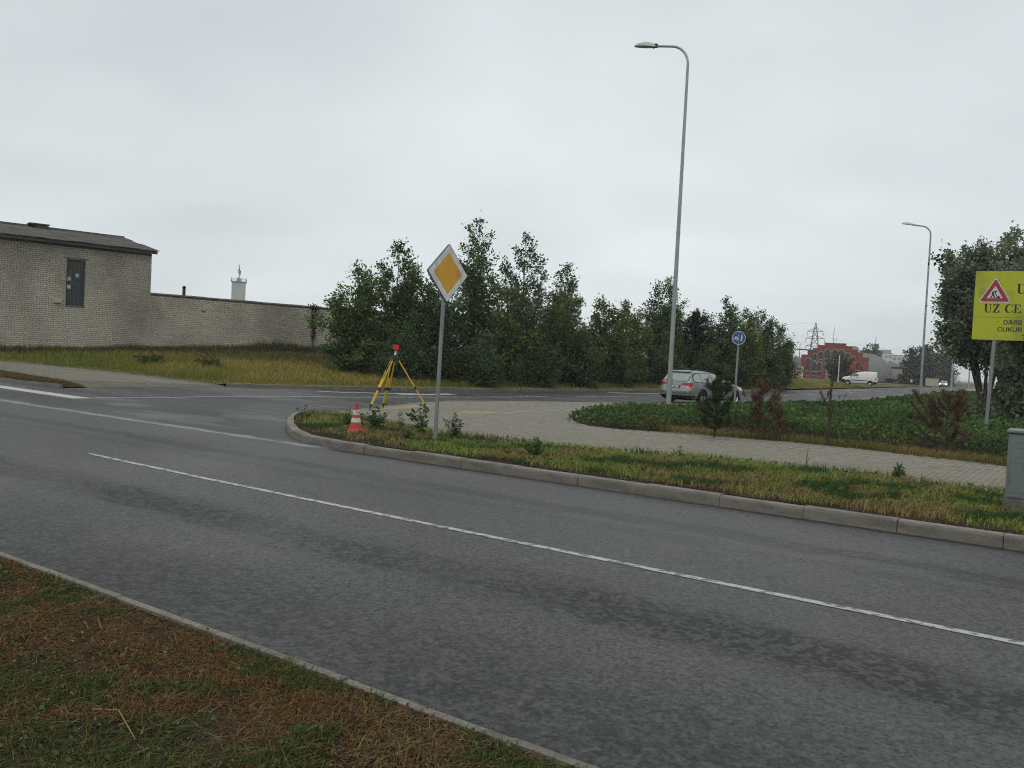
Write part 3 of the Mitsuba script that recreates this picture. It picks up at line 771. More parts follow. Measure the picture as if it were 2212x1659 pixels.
# things seen above the wall
pipe = thing("chimney_pipe", "thin black pipe sticking up behind the brick wall", "pipe")
part(pipe, "pipe", revolve([(0, 1), (.11, 1), (.11, 5.35), (0, 5.35)], 14, (-23.35, 60.3, 0)), "dark_plastic")
part(pipe, "cap", revolve([(0, 0), (.13, 0), (.13, .08), (0.07, .15), (0, .16)], 14, (-23.35, 60.3, 5.352)), "dark_plastic")
post2 = solo("vent_stub", revolve([(0, 1), (.09, 1), (.09, 4.62), (.05, 4.7), (0, 4.7)], 10, (-16.9, 62.0, 0)), "dark_plastic", "tiny dark stub on top of the brick wall near the trees", "pipe")
WTX, WTY = -80.6, 249.0
wt = thing("water_tower", "distant pale square tower with a railed top and aerial behind the wall", "tower")
tv = box(-1.75, 1.75, -1.75, 1.75, 0, 19.4); tv[0][4:, :2] *= 1.06
part(wt, "shaft", rotz(tv, 0.25, (WTX, WTY, 0)), "tower_white")
part(wt, "platform", rotz(box(-2.15, 2.15, -2.15, 2.15, 19.41, 19.62), 0.25, (WTX, WTY, 0)), "flat_grey")
for q in range(4):
    c_, s_ = math.cos(q * math.pi / 2 + .25), math.sin(q * math.pi / 2 + .25)
    part(wt, "railing", frame(join([tube([(-2, 2.05, 19.62 + h), (2, 2.05, 19.62 + h)], .02, 4) for h in (.5, .95)] + [tube([(x, 2.05, 19.62), (x, 2.05, 20.5)], .02, 4) for x in (-2, -1, 0, 1, 2)]), (WTX, WTY, 0), (c_, s_, 0), (-s_, c_, 0)), "far_metal")
part(wt, "hut", rotz(box(-.6, .6, -.6, .6, 19.63, 20.6), 0.25, (WTX, WTY, 0)), "flat_grey")
part(wt, "aerial", join(tube([(WTX, WTY, 20.6), (WTX, WTY, 24.6)], [.13, .08], 6), tube([(WTX - .35, WTY, 22.3), (WTX + .45, WTY, 22.3)], .05, 5), box(WTX - .28, WTX - .12, WTY - .1, WTY + .1, 22.0, 23.4), box(WTX + .2, WTX + .4, WTY - .1, WTY + .1, 21.6, 22.9)), "far_metal")

# ------------------------------------------------------------------ distant buildings at right
RB_O = np.array([70.0, 187.0, 0.6]); rx = nrm(V3(0.935, -0.355, 0)); ry = V3(rx[1], -rx[0], 0)  # along the facade, towards the camera
rbf = lambda m, dy=0.0: frame(m, RB_O + ry * dy, rx, (0, 0, 1), ry)    # local x along, y up, z out


def arch(cx, y0, y1, w):
    return unary_union([sbox(cx - w / 2, y0, cx + w / 2, y1 - w / 2), Point(cx, y1 - w / 2).buffer(w / 2, 12)])


rbld = thing("red_brick_hall", "red brick hall with stepped gable and rows of arched windows", "building")
out_ = [(-6.9, 0), (-6.9, 4.95), (-5.65, 4.95), (-5.65, 5.9), (-4.55, 5.9), (-4.55, 6.5), (-3.5, 6.5), (-3.5, 7.2), (-2.25, 7.2), (-2.25, 7.75),
        (2.2, 7.75), (2.2, 7.2), (3.5, 7.2), (3.5, 6.5), (4.55, 6.5), (4.55, 5.85), (5.65, 5.85), (5.65, 4.95), (6.9, 4.95), (6.9, 0)]
WIN = [(-4.05, 3.9, 5.35, .55), (-2.85, 4.2, 5.95, .8), (-1.5, 4.45, 6.45, .95), (-0.05, 4.45, 6.5, .95), (1.3, 4.4, 6.45, .95), (2.6, 4.1, 5.95, .85), (3.75, 3.9, 5.2, .6), (4.75, 2.3, 4.0, .65),
       (-5.4, 1.6, 4.35, .9), (-4.15, 1.6, 3.6, .8), (-3.05, 1.6, 3.6, .8)]
LOW = [(-2.9, 3.75, 4.0, .8), (-1.5, 3.5, 4.25, .95), (-0.05, 3.5, 4.25, .95), (1.3, 3.5, 4.25, .95), (2.6, 3.55, 3.95, .85), (4.75, 1.0, 2.05, .6), (-5.3, .6, 1.4, .6), (-4.15, .6, 1.4, .8), (-3.05, .6, 1.4, .8)]
holes = [arch(*w) for w in WIN] + [sbox(c - w / 2, a, c + w / 2, b) for c, a, b, w in LOW] + [sbox(-1.75, 0, 0.2, 3.05)]
body = Polygon(out_)
greyz = unary_union([Polygon([(-4.6, 3.6), (-4.6, 4.2), (-3.4, 5.6), (-2.2, 6.3), (-1.7, 6.6), (1.6, 6.6), (2.6, 6.2), (3.3, 5.4), (3.3, 3.3), (-1.9, 3.2)]), Polygon([(-6.0, 2.2), (-6.0, 4.1), (-5.3, 4.5), (-4.5, 4.1), (-2.3, 3.5), (-2.3, 1.3), (-4.6, 1.3)])]).intersection(body)
hol = unary_union(holes)
part(rbld, "wall", rbf(prism(body.difference(greyz).difference(hol), 0.5)), "red_brick")
part(rbld, "grey_panel", rbf(prism(greyz.difference(hol), 0.46)), "grey_brick", "weathered grey brick field round the windows")
for w in WIN:
    g_ = arch(*w)
    wn = part(rbld, "window", rbf(prism(g_, 0.05), 0.2), "window_dark")
    ring = Polygon(arch(w[0], w[1], w[2] + .13, w[3] + .26).exterior).difference(g_).intersection(sbox(w[0] - 2, w[2] - w[3] * .62, w[0] + 2, w[2] + 1))
    part(wn, "arch_surround", rbf(prism(ring, 0.05), 0.5), "stone_trim")
    part(wn, "sill", rbf(prism(sbox(w[0] - w[3] * .6, w[1] - .16, w[0] + w[3] * .6, w[1] - .01), 0.12), 0.47), "stone_trim")
    part(wn, "glazing_bar", rbf(prism(unary_union([sbox(w[0] - .03, w[1] + .02, w[0] + .03, w[2] - .02), sbox(w[0] - w[3] / 2 + .02, (w[1] + w[2]) / 2, w[0] + w[3] / 2 - .02, (w[1] + w[2]) / 2 + .07)]), .05), .255), "steel_frame")
for c, a, b, w in LOW:
    wn = part(rbld, "window", rbf(prism(sbox(c - w / 2, a, c + w / 2, b), .05), .2), "window_dark")
    part(wn, "sill", rbf(prism(sbox(c - w * .55, a - .12, c + w * .55, a - .01), .1), .47), "stone_trim")
part(rbld, "door", rbf(prism(sbox(-1.73, 0, 0.18, 3.0), .06), .2), "grey_render", "pale grey tall double door")
part(rbld, "door_beam", rbf(prism(sbox(-2.0, 3.07, 1.0, 3.35), .2), .47), "grey_render")
steps = [(-6.9, -5.65, 4.95), (-5.65, -4.55, 5.9), (-4.55, -3.5, 6.5), (-3.5, -2.25, 7.2), (-2.25, 2.2, 7.75), (2.2, 3.5, 7.2), (3.5, 4.55, 6.5), (4.55, 5.65, 5.85), (5.65, 6.9, 4.95)]
for a, b, z in steps:
    part(rbld, "coping", rbf(box(a - .05, b + .05, z + .002, z + .13, -.06, .58)), "grey_brick")
hg = thing("arched_hangar", "grey corrugated arched hangar behind the red brick hall", "hangar")
hax = nrm(V3(0.60, 0.80, 0))
hx = nrm(V3(0.80, -0.60, 0))
th_ = np.linspace(0, math.pi, 49)
hv = []
for yy in np.linspace(0.6, 26, 14):
    for k, t in enumerate(th_):
        hv.append(RB_O + hax * yy + hx * (6.5 * math.cos(t)) + V3(0, 0, 6.55 * math.sin(t)))
hv = np.array(hv); n_ = 49
i_, j_ = np.meshgrid(np.arange(13), np.arange(48), indexing="ij")
q_ = np.stack([i_ * n_ + j_, i_ * n_ + j_ + 1, (i_ + 1) * n_ + j_ + 1, (i_ + 1) * n_ + j_], -1).reshape(-1, 4)
part(hg, "shell", (hv, np.vstack([q_[:, [0, 1, 2]], q_[:, [0, 2, 3]]])), "hangar_metal", smooth=40)
for yy in np.arange(2.0, 26, 2.0):
    part(hg, "rib", tube([RB_O + hax * yy + hx * (6.53 * math.cos(t)) + V3(0, 0, 6.58 * math.sin(t)) for t in th_[::3]], 0.05, 4), "hangar_metal")
part(hg, "end_wall", frame(prism(Polygon([(6.4 * math.cos(t), 6.45 * math.sin(t)) for t in th_]), .2), RB_O + hax * 25.8, hx, (0, 0, 1), hax), "hangar_metal")
dsh = thing("satellite_dish", "white satellite dish on a mast behind the red brick hall", "satellite dish")
dc = V3(80.5, 203.0, 7.3)
part(dsh, "dish", revolve([(0, 0), (.5, .06), (.95, .2), (1.2, .34), (1.24, .34), (1.0, .18), (.5, .0), (0, -.06)], 24, dc, (-.45, -.85, .25)), "flat_grey")
part(dsh, "mast", tube([dc - V3(0, 0, 6.6), dc], .12, 6), "far_metal")
part(dsh, "feed", tube([dc, dc + nrm(V3(-.45, -.85, .25)) * .9], .05, 5), "far_metal")
lw = thing("low_white_shed", "low pale shed left of the red brick hall", "building")
part(lw, "wall", rotz(box(-2.2, 1.6, -2, 2, 0.4, 3.0), -.36, (62.9, 190.5, 0)), "flat_white")
part(lw, "roof", frame(prism(Polygon([(-2.4, 0), (1.8, 0), (1.0, 1.9), (-.2, 2.4)]), 4.2), (62.9, 190.5, 3.01), (math.cos(-.36), math.sin(-.36), 0), (0, 0, 1), (-math.sin(-.36), math.cos(-.36), 0)), "flat_grey")
fb_ = thing("brick_annex", "low dark red annex right of the arched hangar", "building")
part(fb_, "wall", rotz(box(-3.2, 3.2, -3, 3, .2, 4.3), -.4, (96.5, 220, 0)), "red_brick")
part(fb_, "roof", rotz(frame(prism(Polygon([(-3.5, 0), (3.5, 0), (0, 1.4)]), 6.6), (0, 3.3, 4.31), (1, 0, 0), (0, 0, 1), (0, -1, 0)), -.4, (96.5, 220, 0)), "flat_grey")


def block_house(name, label, cx, cy, w, d, z0, h, ang, mt, floors, cols):
    t = thing(name, label, "building", None)
    part(t, "wall", rotz(box(-w / 2, w / 2, -d / 2, d / 2, z0, h), ang, (cx, cy, 0)), mt)
    part(t, "roof", rotz(box(-w / 2 - .2, w / 2 + .2, -d / 2 - .2, d / 2 + .2, h + .01, h + .5), ang, (cx, cy, 0)), "flat_grey")
    for i in range(cols):
        for j in range(floors):
            x = -w / 2 + w * (i + .5) / cols; z = h - 2.6 - j * 3.0
            part(t, "window", rotz(box(x - .8, x + .8, -d / 2 - .03, -d / 2 - .005, z, z + 1.5), ang, (cx, cy, 0)), "flat_grey")


block_house("apartment_block", "far pale apartment block with a dark rooftop storey", 222, 515, 9, 9, 0, 15.6, -.35, "flat_white", 3, 4)
block_house("apartment_block", "lower far pale block right of the taller apartment block", 233.5, 520, 13, 9, 0, 14.8, -.35, "flat_white", 2, 5)
block_house("apartment_block", "far pale block behind the telecom mast, left of the others", 201.5, 480, 5, 8, 0, 15.4, -.35, "flat_white", 2, 2)
part("apartment_block", "rooftop_storey", rotz(box(-4.2, 3.8, -3.8, 3.8, 16.12, 17.9), -.35, (222, 515, 0)), "flat_grey")
fr = thing("flat_roof_hall", "low dark flat-roofed hall behind the arched hangar", "building")
part(fr, "wall", rotz(box(-2.8, 2.8, -3, 3, 0, 8.6), -.42, (107.5, 258, 0)), "grey_render")
part(fr, "roof", rotz(box(-3.1, 3.1, -3.3, 3.3, 8.61, 9.3), -.42, (107.5, 258, 0)), "far_metal")
tm = thing("telecom_mast", "slim dark telecom mast with antennas beyond the hangar", "mast")
tb = V3(126.3, 300, 0)
part(tm, "pole", tube([tb, tb + V3(0, 0, 13)], [.55, .5], 8), "far_metal")
part(tm, "spire", tube([tb + V3(0, 0, 13), tb + V3(0, 0, 16.0)], [.1, .05], 6), "far_metal")
for k in range(5):
    a_ = k * 1.2566
    o_ = tb + V3(math.cos(a_) * 1.0, math.sin(a_) * 1.0, 11.3)
    part(tm, "antenna", join(tube([o_, o_ + V3(0, 0, 1.9)], .14, 5), tube([tb + V3(0, 0, 12), o_ + V3(0, 0, .7)], .05, 4)), "far_metal")

# lattice pylon and lines
py = thing("power_pylon", "grey lattice power pylon behind the red brick hall", "pylon")
PC = V3(122.5, 350, 0); pa = nrm(V3(.9, -.42, 0)); pb = nrm(V3(.42, .9, 0))


def ppt(u, w, z): return PC + pa * u + pb * w + V3(0, 0, z)


lv_ = [(0, 2.7), (4.5, 2.3), (9, 1.85), (12.8, 1.4), (15.9, 1.05), (18.8, .7), (20.6, .35), (22.4, .06)]
legs = [tube([ppt(sx * w, sy * w, z) for z, w in lv_], .12, 4) for sx in (-1, 1) for sy in (-1, 1)]
for i_leg in legs:
    part(py, "leg", i_leg, "far_metal")
br = []
for (z0, w0), (z1, w1) in zip(lv_, lv_[1:]):
    for s_ in (-1, 1):
        br += [tube([ppt(-w0, s_ * w0, z0), ppt(w1, s_ * w1, z1)], .07, 3), tube([ppt(w0, s_ * w0, z0), ppt(-w1, s_ * w1, z1)], .07, 3), tube([ppt(s_ * w0, -w0, z0), ppt(s_ * w1, w1, z1)], .07, 3), tube([ppt(-w1, s_ * w1, z1), ppt(w1, s_ * w1, z1)], .06, 3)]
part(py, "bracing", join(br), "far_metal")
for z, half in ((18.8, 2.9), (15.9, 3.5), (12.8, 3.3)):
    ar = part(py, "crossarm", join([tube([ppt(-half, 0, z), ppt(half, 0, z)], .12, 4)] + [tube([ppt(s_ * half, 0, z), ppt(s_ * .6, t_ * .6, z + 1.2)], .08, 3) for s_ in (-1, 1) for t_ in (-1, 1)]), "far_metal")
    for s_ in (-1, 1):
        part(ar, "insulator", tube([ppt(s_ * half, 0, z), ppt(s_ * (half + .2), 0, z - 1.7)], .11, 5), "far_metal")
PLAB = ('upper power line running left from the pylon\'s middle arm', 'lower power line running left from the pylon\'s lower arm', 'topmost power line running left from the pylon\'s peak', 'upper power line running right from the pylon', 'lower power line running right from the pylon')
for k_, (z, u) in enumerate(((17.2, -3.0), (14.3, -3.6), (22.3, 0), (17.2, 3.0), (14.3, 3.6))):
    pts = [ppt(u, 0, z) + (V3(-88, 30, 0) * t if u <= 0 else V3(90, 90, 0) * t) + V3(0, 0, -5.0 * 4 * t * (1 - t) * .5) for t in np.linspace(0, 1, 14)]
    solo("power_line", tube(pts, .022, 4), "far_metal", PLAB[k_], "power line", "power lines at the pylon")
for k, (x, y, zt, r_, lb) in enumerate(((60.9, 187.5, 8.2, .09, "left of two lightning rods at the left of the red hall"), (65.3, 196, 8.4, .10, "right of two lightning rods at the left of the red hall"), (76.2, 205, 13.1, .09, "tall thin aerial rising behind the middle of the red hall"), (77.2, 206, 10.5, .09, "short thin aerial beside the tall one behind the red hall"))):
    rd = thing("lightning_rod", lb, "aerial")
    part(rd, "lower_mast", tube([(x, y, 0), (x, y, zt * .6)], r_ * 1.5, 6), "far_metal")
    part(rd, "tip", tube([(x, y, zt * .6), (x, y, zt)], [r_, r_ * .4], 5), "far_metal")
gt = thing("substation_gantry", "dark pipe beam on posts left of the red brick hall", "gantry")
part(gt, "beam", tube([(59.0, 190.6, 6.9), (66.4, 187.8, 6.7)], .16, 6), "far_metal")
for x, y in ((60.2, 190.1), (65.6, 188.1)):
    part(gt, "post", tube([(x, y, 0), (x, y, 6.8)], .16, 6), "far_metal")

# ------------------------------------------------------------------ street furniture
ps = thing("priority_road_sign", "yellow and white diamond priority road sign on a grey post", "road sign")
PX, PY = -1.28, 14.74
lean = V3(0.012, 0, 1)
pn = nrm(V3(0.78, -0.625, 0)); pu = nrm(V3(0.625, 0.78, 0))
part(ps, "post", tube([V3(PX, PY, 0.06), V3(PX, PY, .06) + lean * 3.25], .034, 14), "post_grey", smooth=40)
DC = V3(PX, PY, 0) + lean * 3.02 + pn * 0.05 + V3(0, 0, .02) + pu * .02


def diamond(h, r=0.03):
    return affinity.rotate(sbox(-h, -h, h, h).buffer(-r).buffer(r, 6), 45, origin=(0, 0))


dm = lambda m, off: frame(m, DC + pn * off, pu, (0, 0, 1), pn)
S = 0.360
part(ps, "plate", dm(join(prism(diamond(S), .004), prism(diamond(S).difference(diamond(S - .008)), -.022 * 1)), 0), "sign_back")
part(ps, "white_border", dm(prism(diamond(S - .012).difference(diamond(S * .70)), .002), .0045), "sign_white")
part(ps, "dark_edge", dm(prism(diamond(S - .002).difference(diamond(S - .012)), .002), .0045), "sign_edge_dark")
part(ps, "yellow_centre", dm(prism(diamond(S * .70, .012), .002), .0045), "sign_yellow")
for z in (-.2, .2):
    part(ps, "clamp", dm(box(-.06, .06, z - .015, z + .015, -.09, -.002), 0), "galvanised")

# survey tripod with prism target
tp = thing("survey_tripod", "yellow surveying tripod standing on the pavement edge", "tripod")
TH = V3(-3.19, 23.15, 1.48)
feet = [V3(-3.76, 22.7, .07), V3(-3.55, 23.72, .06), V3(-2.2, 23.25, .06)]
part(tp, "head", revolve([(0, -.05), (.075, -.05), (.085, -.02), (.085, 0), (0, 0)], 18, TH), "dark_plastic", smooth=30)
for k, ft in enumerate(feet):
    dirh = nrm(V3(ft[0] - TH[0], ft[1] - TH[1], 0))
    top = TH + dirh * .085 + V3(0, 0, -.03)
    ax = nrm(ft - top); L_ = np.linalg.norm(ft - top)
    sx_ = nrm(np.cross(ax, V3(0, 0, 1))); sy_ = np.cross(sx_, ax)
    lf = lambda m: frame(m, top, sx_, sy_, ax)
    lg = part(tp, "leg", lf(join(box(-.062, -.036, -.014, .014, .04, .86), box(.036, .062, -.014, .014, .04, .86), box(-.06, .06, -.013, .013, .60, .66))), "tripod_yellow")
    part(lg, "hinge", lf(box(-.065, .065, -.03, .03, -.03, .045)), "dark_plastic")
    part(lg, "clamp", lf(join(box(-.075, .075, -.03, .03, .86, .935), box(.04, .13, -.02, .02, .88, .915))), "dark_plastic")
    part(lg, "lower_leg", lf(box(-.034, .034, -.017, .017, .66, L_ - .17)), "tripod_yellow")
    part(lg, "foot", lf(join(revolve([(.03, L_ - .17), (.028, L_ - .1), (.004, L_ + .0)], 10), box(.02, .085, -.018, .018, L_ - .16, L_ - .13))), "dark_plastic")
part(tp, "strap", tube([TH + V3(-.1, -.08, -.1), TH + V3(-.2, -.2, -.3), TH + V3(-.17, -.16, -.42), TH + V3(-.27, -.2, -.6)], .012, 5), "black_rubber")
tg = thing("prism_target", "red survey prism target on a green base atop the tripod", "survey target")
part(tg, "tribrach", join(revolve([(0, .002), (.07, .002), (.075, .02), (.04, .025), (.04, .05), (.07, .055), (.07, .085), (0, .085)], 18, TH)), "tribrach_green", smooth=30)
part(tg, "stem", revolve([(0, .085), (.034, .085), (.026, .14), (.018, .19), (0, .2)], 14, TH), "steel_bright", smooth=30)
part(tg, "red_housing", frame(prism(unary_union([sbox(-.085, -.055, .085, .075).buffer(-.03).buffer(.03, 6), sbox(-.055, -.075, .055, 0)]), .11), TH + V3(0, .055, .29), (.99, .14, 0), (0, 0, 1), (.14, -.99, 0)), "tripod_red")
part(tg, "lens", revolve([(0, 0), (.026, 0), (.026, .008), (0, .01)], 16, TH + V3(-.007, -.056, .295), (.14, -.99, 0)), "sign_red")

cn = thing("traffic_cone", "red and white traffic cone on the verge near the tripod", "traffic cone")
CO = V3(-2.84, 15.76, 0.125)
pc = [(0.155, .03), (.135, .05), (.115, .075), (.112, .10), (.092, .19), (.0745, .265), (.0605, .335), (.0535, .37), (.0455, .43), (.036, .50), (.034, .545), (.028, .55), (0, .55)]
prof_at = lambda z: np.interp(z, [q[1] for q in pc[3:]], [q[0] for q in pc[3:]])
part(cn, "body", revolve(pc[:4] + [(prof_at(z), z) for z in (.15, .19, .23, .265, .30, .335, .37, .43, .5)] + pc[10:], 28, CO), "cone_red", smooth=40)
for a, b in ((.195, .275), (.335, .425)):
    part(cn, "white_band", revolve([(prof_at(a) + .002, a), (prof_at((a + b) / 2) + .002, (a + b) / 2), (prof_at(b) + .002, b)], 28, CO), "cone_white", smooth=40)
part(cn, "base", frame(prism(Polygon([(.2 * math.cos(t), .2 * math.sin(t)) for t in np.linspace(0.2, 0.2 + 2 * math.pi, 9)[:-1]]).buffer(-.02).buffer(.02, 4), .035), CO + V3(.015, 0, -.004), (1, 0, .06), (0, 1, 0), (-.06, 0, 1)), "cone_red", "faded red octagonal base")
solo("rubber_weight", frame(bbox(-.13, .13, -.09, .09, 0, .05, .018), CO + V3(-.21, .0, -.01), (.97, .2, .08), (-.2, .97, 0), (-.08, 0, 1)), "black_rubber", "flat black rubber block lying beside the traffic cone", "rubber block")


def street_lamp(base, H, arm, label, adir, r0=.09, r1=.042, bend=.75):
    t = thing("street_lamp", label, "street lamp", "galvanised street lamps along the road")
    b = V3(*base); ad = nrm(V3(adir[0], adir[1], 0))
    shaft = [b, b + V3(0, 0, 1.2), b + V3(0, 0, 1.25), b + V3(0, 0, H - bend)]
    part(t, "pole", tube(shaft, [r0, r0, r0 * .93, r1 + .004], 14), "galvanised", smooth=40)
    k = np.linspace(0, math.pi / 2 * .93, 12)
    cur = [b + ad * (bend * (1 - math.cos(q))) + V3(0, 0, H - bend + bend * math.sin(q)) for q in k]
    end = cur[-1] + nrm(cur[-1] - cur[-2]) * (arm - bend)
    part(t, "arm", tube(cur + [end], r1, 12), "galvanised", smooth=40)
    for z in (H * .49, H * .73):
        part(t, "joint_ring", revolve([(r0 + (r1 - r0) * z / H + .004, z - .04), (r0 + (r1 - r0) * z / H + .009, z), (r0 + (r1 - r0) * z / H + .004, z + .04)], 14, b), "galvanised")
    d = nrm(end - cur[-1]); sd = nrm(np.cross(d, V3(0, 0, 1))); up = np.cross(sd, d)
    xs = np.linspace(-.10, .92, 16)
    wv = np.interp(xs, [-.10, 0, .12, .45, .78, .92], [.07, .10, .15, .175, .12, .02])
    hv = np.interp(xs, [-.10, 0, .12, .45, .78, .92], [.09, .12, .17, .205, .12, .015])
    ring = [(-1, 0), (-.92, .42), (-.62, .8), (0, 1), (.62, .8), (.92, .42), (1, 0)]
    v = np.array([[x, w * a, h * c] for x, w, h in zip(xs, wv, hv) for a, c in ring])
    m = len(ring); f = []
    for i in range(len(xs) - 1):
        for j in range(m - 1):
            a, c, e, g_ = i * m + j, i * m + j + 1, (i + 1) * m + j + 1, (i + 1) * m + j
            f += [[a, e, c], [a, g_, e]]
        a, c, e, g_ = i * m + m - 1, i * m, (i + 1) * m, (i + 1) * m + m - 1
        f += [[a, e, c], [a, g_, e]]
    f += [[0, j, j + 1] for j in range(1, m - 1)]
    d, sd, up = d * .86, sd * .86, up * .86
    hd = part(t, "lamp_head", frame((v, np.array(f)), end + up * -.03, d, sd, up), "lamp_grey", smooth=50)
    part(hd, "neck", frame(join(box(-.16, -.02, -.06, .06, -.05, .09), box(-.04, .02, -.02, .02, -.1, -.03)), end, d, sd, up), "dark_plastic")
    part(hd, "lens", frame((np.array([[x, w * .85 * s, -.045] for x, w in zip(xs[4:15], wv[4:15]) for s in (-1, 1)]), np.array([q for i in range(10) for q in ([2 * i, 2 * i + 1, 2 * i + 3], [2 * i, 2 * i + 3, 2 * i + 2])])), end, d, sd, up), "glass_lens")
    return t


street_lamp((5.46, 29.7, .05), 12.68, 1.42, "tall street lamp standing beside the silver car", (-.82, .57))
street_lamp((31.7, 66.5, .05), 13.45, 1.45, "street lamp further right in front of the big dark trees", (-.86, .5), .10, .055)
street_lamp((62.9, 122.8, .05), 12.9, 2.0, "more distant street lamp partly hidden by leaves, right of the oncoming car", (-.86, .5), .13, .07)
street_lamp((90.5, 170, .05), 12.9, 2.0, "farthest street lamp almost hidden behind the big trees", (-.86, .5), .14, .08)
lp = thing("white_marker_post", "thin white pole standing on the mound in front of the red hall bush", "pole")
part(lp, "pole", tube([(45.6, 120, .8), (45.6, 120, 4.4)], .07, 6), "flat_white")
part(lp, "foot", tube([(45.6, 120, .6), (45.6, 120, .82)], .12, 6), "flat_white")

bs = thing("shared_path_sign", "round blue shared path sign on a grey post behind the young pine", "road sign")
BX, BY = 9.95, 38.15
part(bs, "post", tube([(BX, BY, .06), (BX + .02, BY, 3.3)], .05, 12), "post_grey", smooth=40)
bn = nrm(V3(-.30, -.95, 0)); bu = nrm(V3(.95, -.30, 0)); bc = V3(BX + .02, BY, 3.05) + bn * .06
bf = lambda m, o: frame(m, bc + bn * o, bu, (0, 0, 1), bn)
part(bs, "plate", bf(prism(Point(0, 0).buffer(.30, 24), .012), -.012), "sign_back")
part(bs, "white_rim", bf(prism(Point(0, 0).buffer(.295, 24).difference(Point(0, 0).buffer(.272, 24)), .002), .0005), "sign_white")
part(bs, "blue_face", bf(prism(Point(0, 0).buffer(.272, 24), .002), .0005), "sign_blue")
ped = unary_union([Point(.125, .135).buffer(.026), LineString([(.125, .10), (.12, .0)]).buffer(.026), LineString([(.12, .0), (.16, -.13)]).buffer(.015), LineString([(.12, .0), (.085, -.13)]).buffer(.015), LineString([(.125, .08), (.17, .02)]).buffer(.011), LineString([(.12, .08), (.08, .02)]).buffer(.011)])
bike = unary_union([Point(-.19, -.05).buffer(.058).difference(Point(-.19, -.05).buffer(.042)), Point(-.06, -.05).buffer(.058).difference(Point(-.06, -.05).buffer(.042)), LineString([(-.19, -.05), (-.15, .04), (-.085, .04), (-.125, -.05), (-.15, .04)]).buffer(.009), LineString([(-.06, -.05), (-.085, .06), (-.06, .07)]).buffer(.009)])
part(bs, "divider", bf(prism(sbox(-.006, -.25, .006, .25), .0015), .0028), "sign_white")
part(bs, "pedestrian_symbol", bf(prism(ped, .0015), .0028), "sign_white")
part(bs, "bicycle_symbol", bf(prism(bike, .0015), .0028), "sign_white")

# yellow roadworks board
bd = thing("roadworks_board", "lime yellow roadworks information board with red warning triangle on posts", "sign board")
BO = V3(12.88, 24.20, 0); bdx = nrm(V3(.9, -.44, 0)); bdn = nrm(V3(-.44, -.9, 0))
W_, Z0, Z1 = 2.9, 2.84, 4.76
bo = lambda m, o=0.0: frame(m, BO + bdn * o, bdx, (0, 0, 1), bdn)
ZS = 3.475
part(bd, "panel", bo(box(0, W_, ZS + .004, Z1, -.02, 0)), "board_lime", "upper lime yellow panel with serif lettering")
part(bd, "panel", bo(box(0, W_, Z0, ZS - .004, -.02, 0)), "board_lime", "lower lime yellow panel with plain lettering")
part(bd, "seam", bo(box(.003, W_ - .003, ZS - .0045, ZS + .0045, -.018, -.003)), "ink_black")
for k, x in enumerate((.60, 2.5)):
    part(bd, "post", tube([BO + bdx * x - bdn * .065 + V3(-.12, 0, 0.02), BO + bdx * x - bdn * .065 + V3(0, 0, 4.5)], .048, 12), "post_grey", smooth=40)
for x in (.60, 2.5):
    for z in (Z0 + .12, ZS - .12, ZS + .12, Z1 - .12):
        part(bd, "bolt", bo(prism(Point(x, z).buffer(.014, 8), .008), .0005), "post_grey")
    for z in (Z0 + .12, Z1 - .12):
        part(bd, "bracket", bo(box(x - .075, x + .075, z - .025, z + .025, -.045, -.021)), "galvanised")
tri = lambda r: Polygon([(r * math.cos(t), r * math.sin(t)) for t in (math.pi / 2, math.pi * 7 / 6, math.pi * 11 / 6)])
tc = (.50, ZS + .645)
tr = lambda m, o: bo((m[0] + np.array([tc[0], tc[1], 0]), m[1]), o)
part(bd, "triangle_border", tr(prism(tri(.40).buffer(.035, 8), .003), .0005), "sign_white")
part(bd, "red_triangle", tr(prism(tri(.385).buffer(.018, 8).difference(tri(.235)), .003), .0035), "sign_red")
digger = unary_union([Point(.028, .075).buffer(.022), LineString([(-.055, .045), (-.02, .07), (.005, .055), (.02, -.005), (.045, -.05)]).buffer(.012), LineString([(-.055, .045), (-.075, .02)]).buffer(.009), LineString([(-.045, .05), (-.05, -.015)]).buffer(.021), LineString([(-.05, -.015), (-.075, -.06), (-.1, -.105)]).buffer(.014), LineString([(-.045, -.02), (-.01, -.055), (-.015, -.105)]).buffer(.014),
    Polygon([(.02, -.112), (.05, -.075), (.085, -.05), (.105, -.05), (.135, -.112)])])
part(bd, "digger_symbol", tr(prism(digger, .003), .0035), "ink_black")


def strokes(parts): return unary_union(parts)


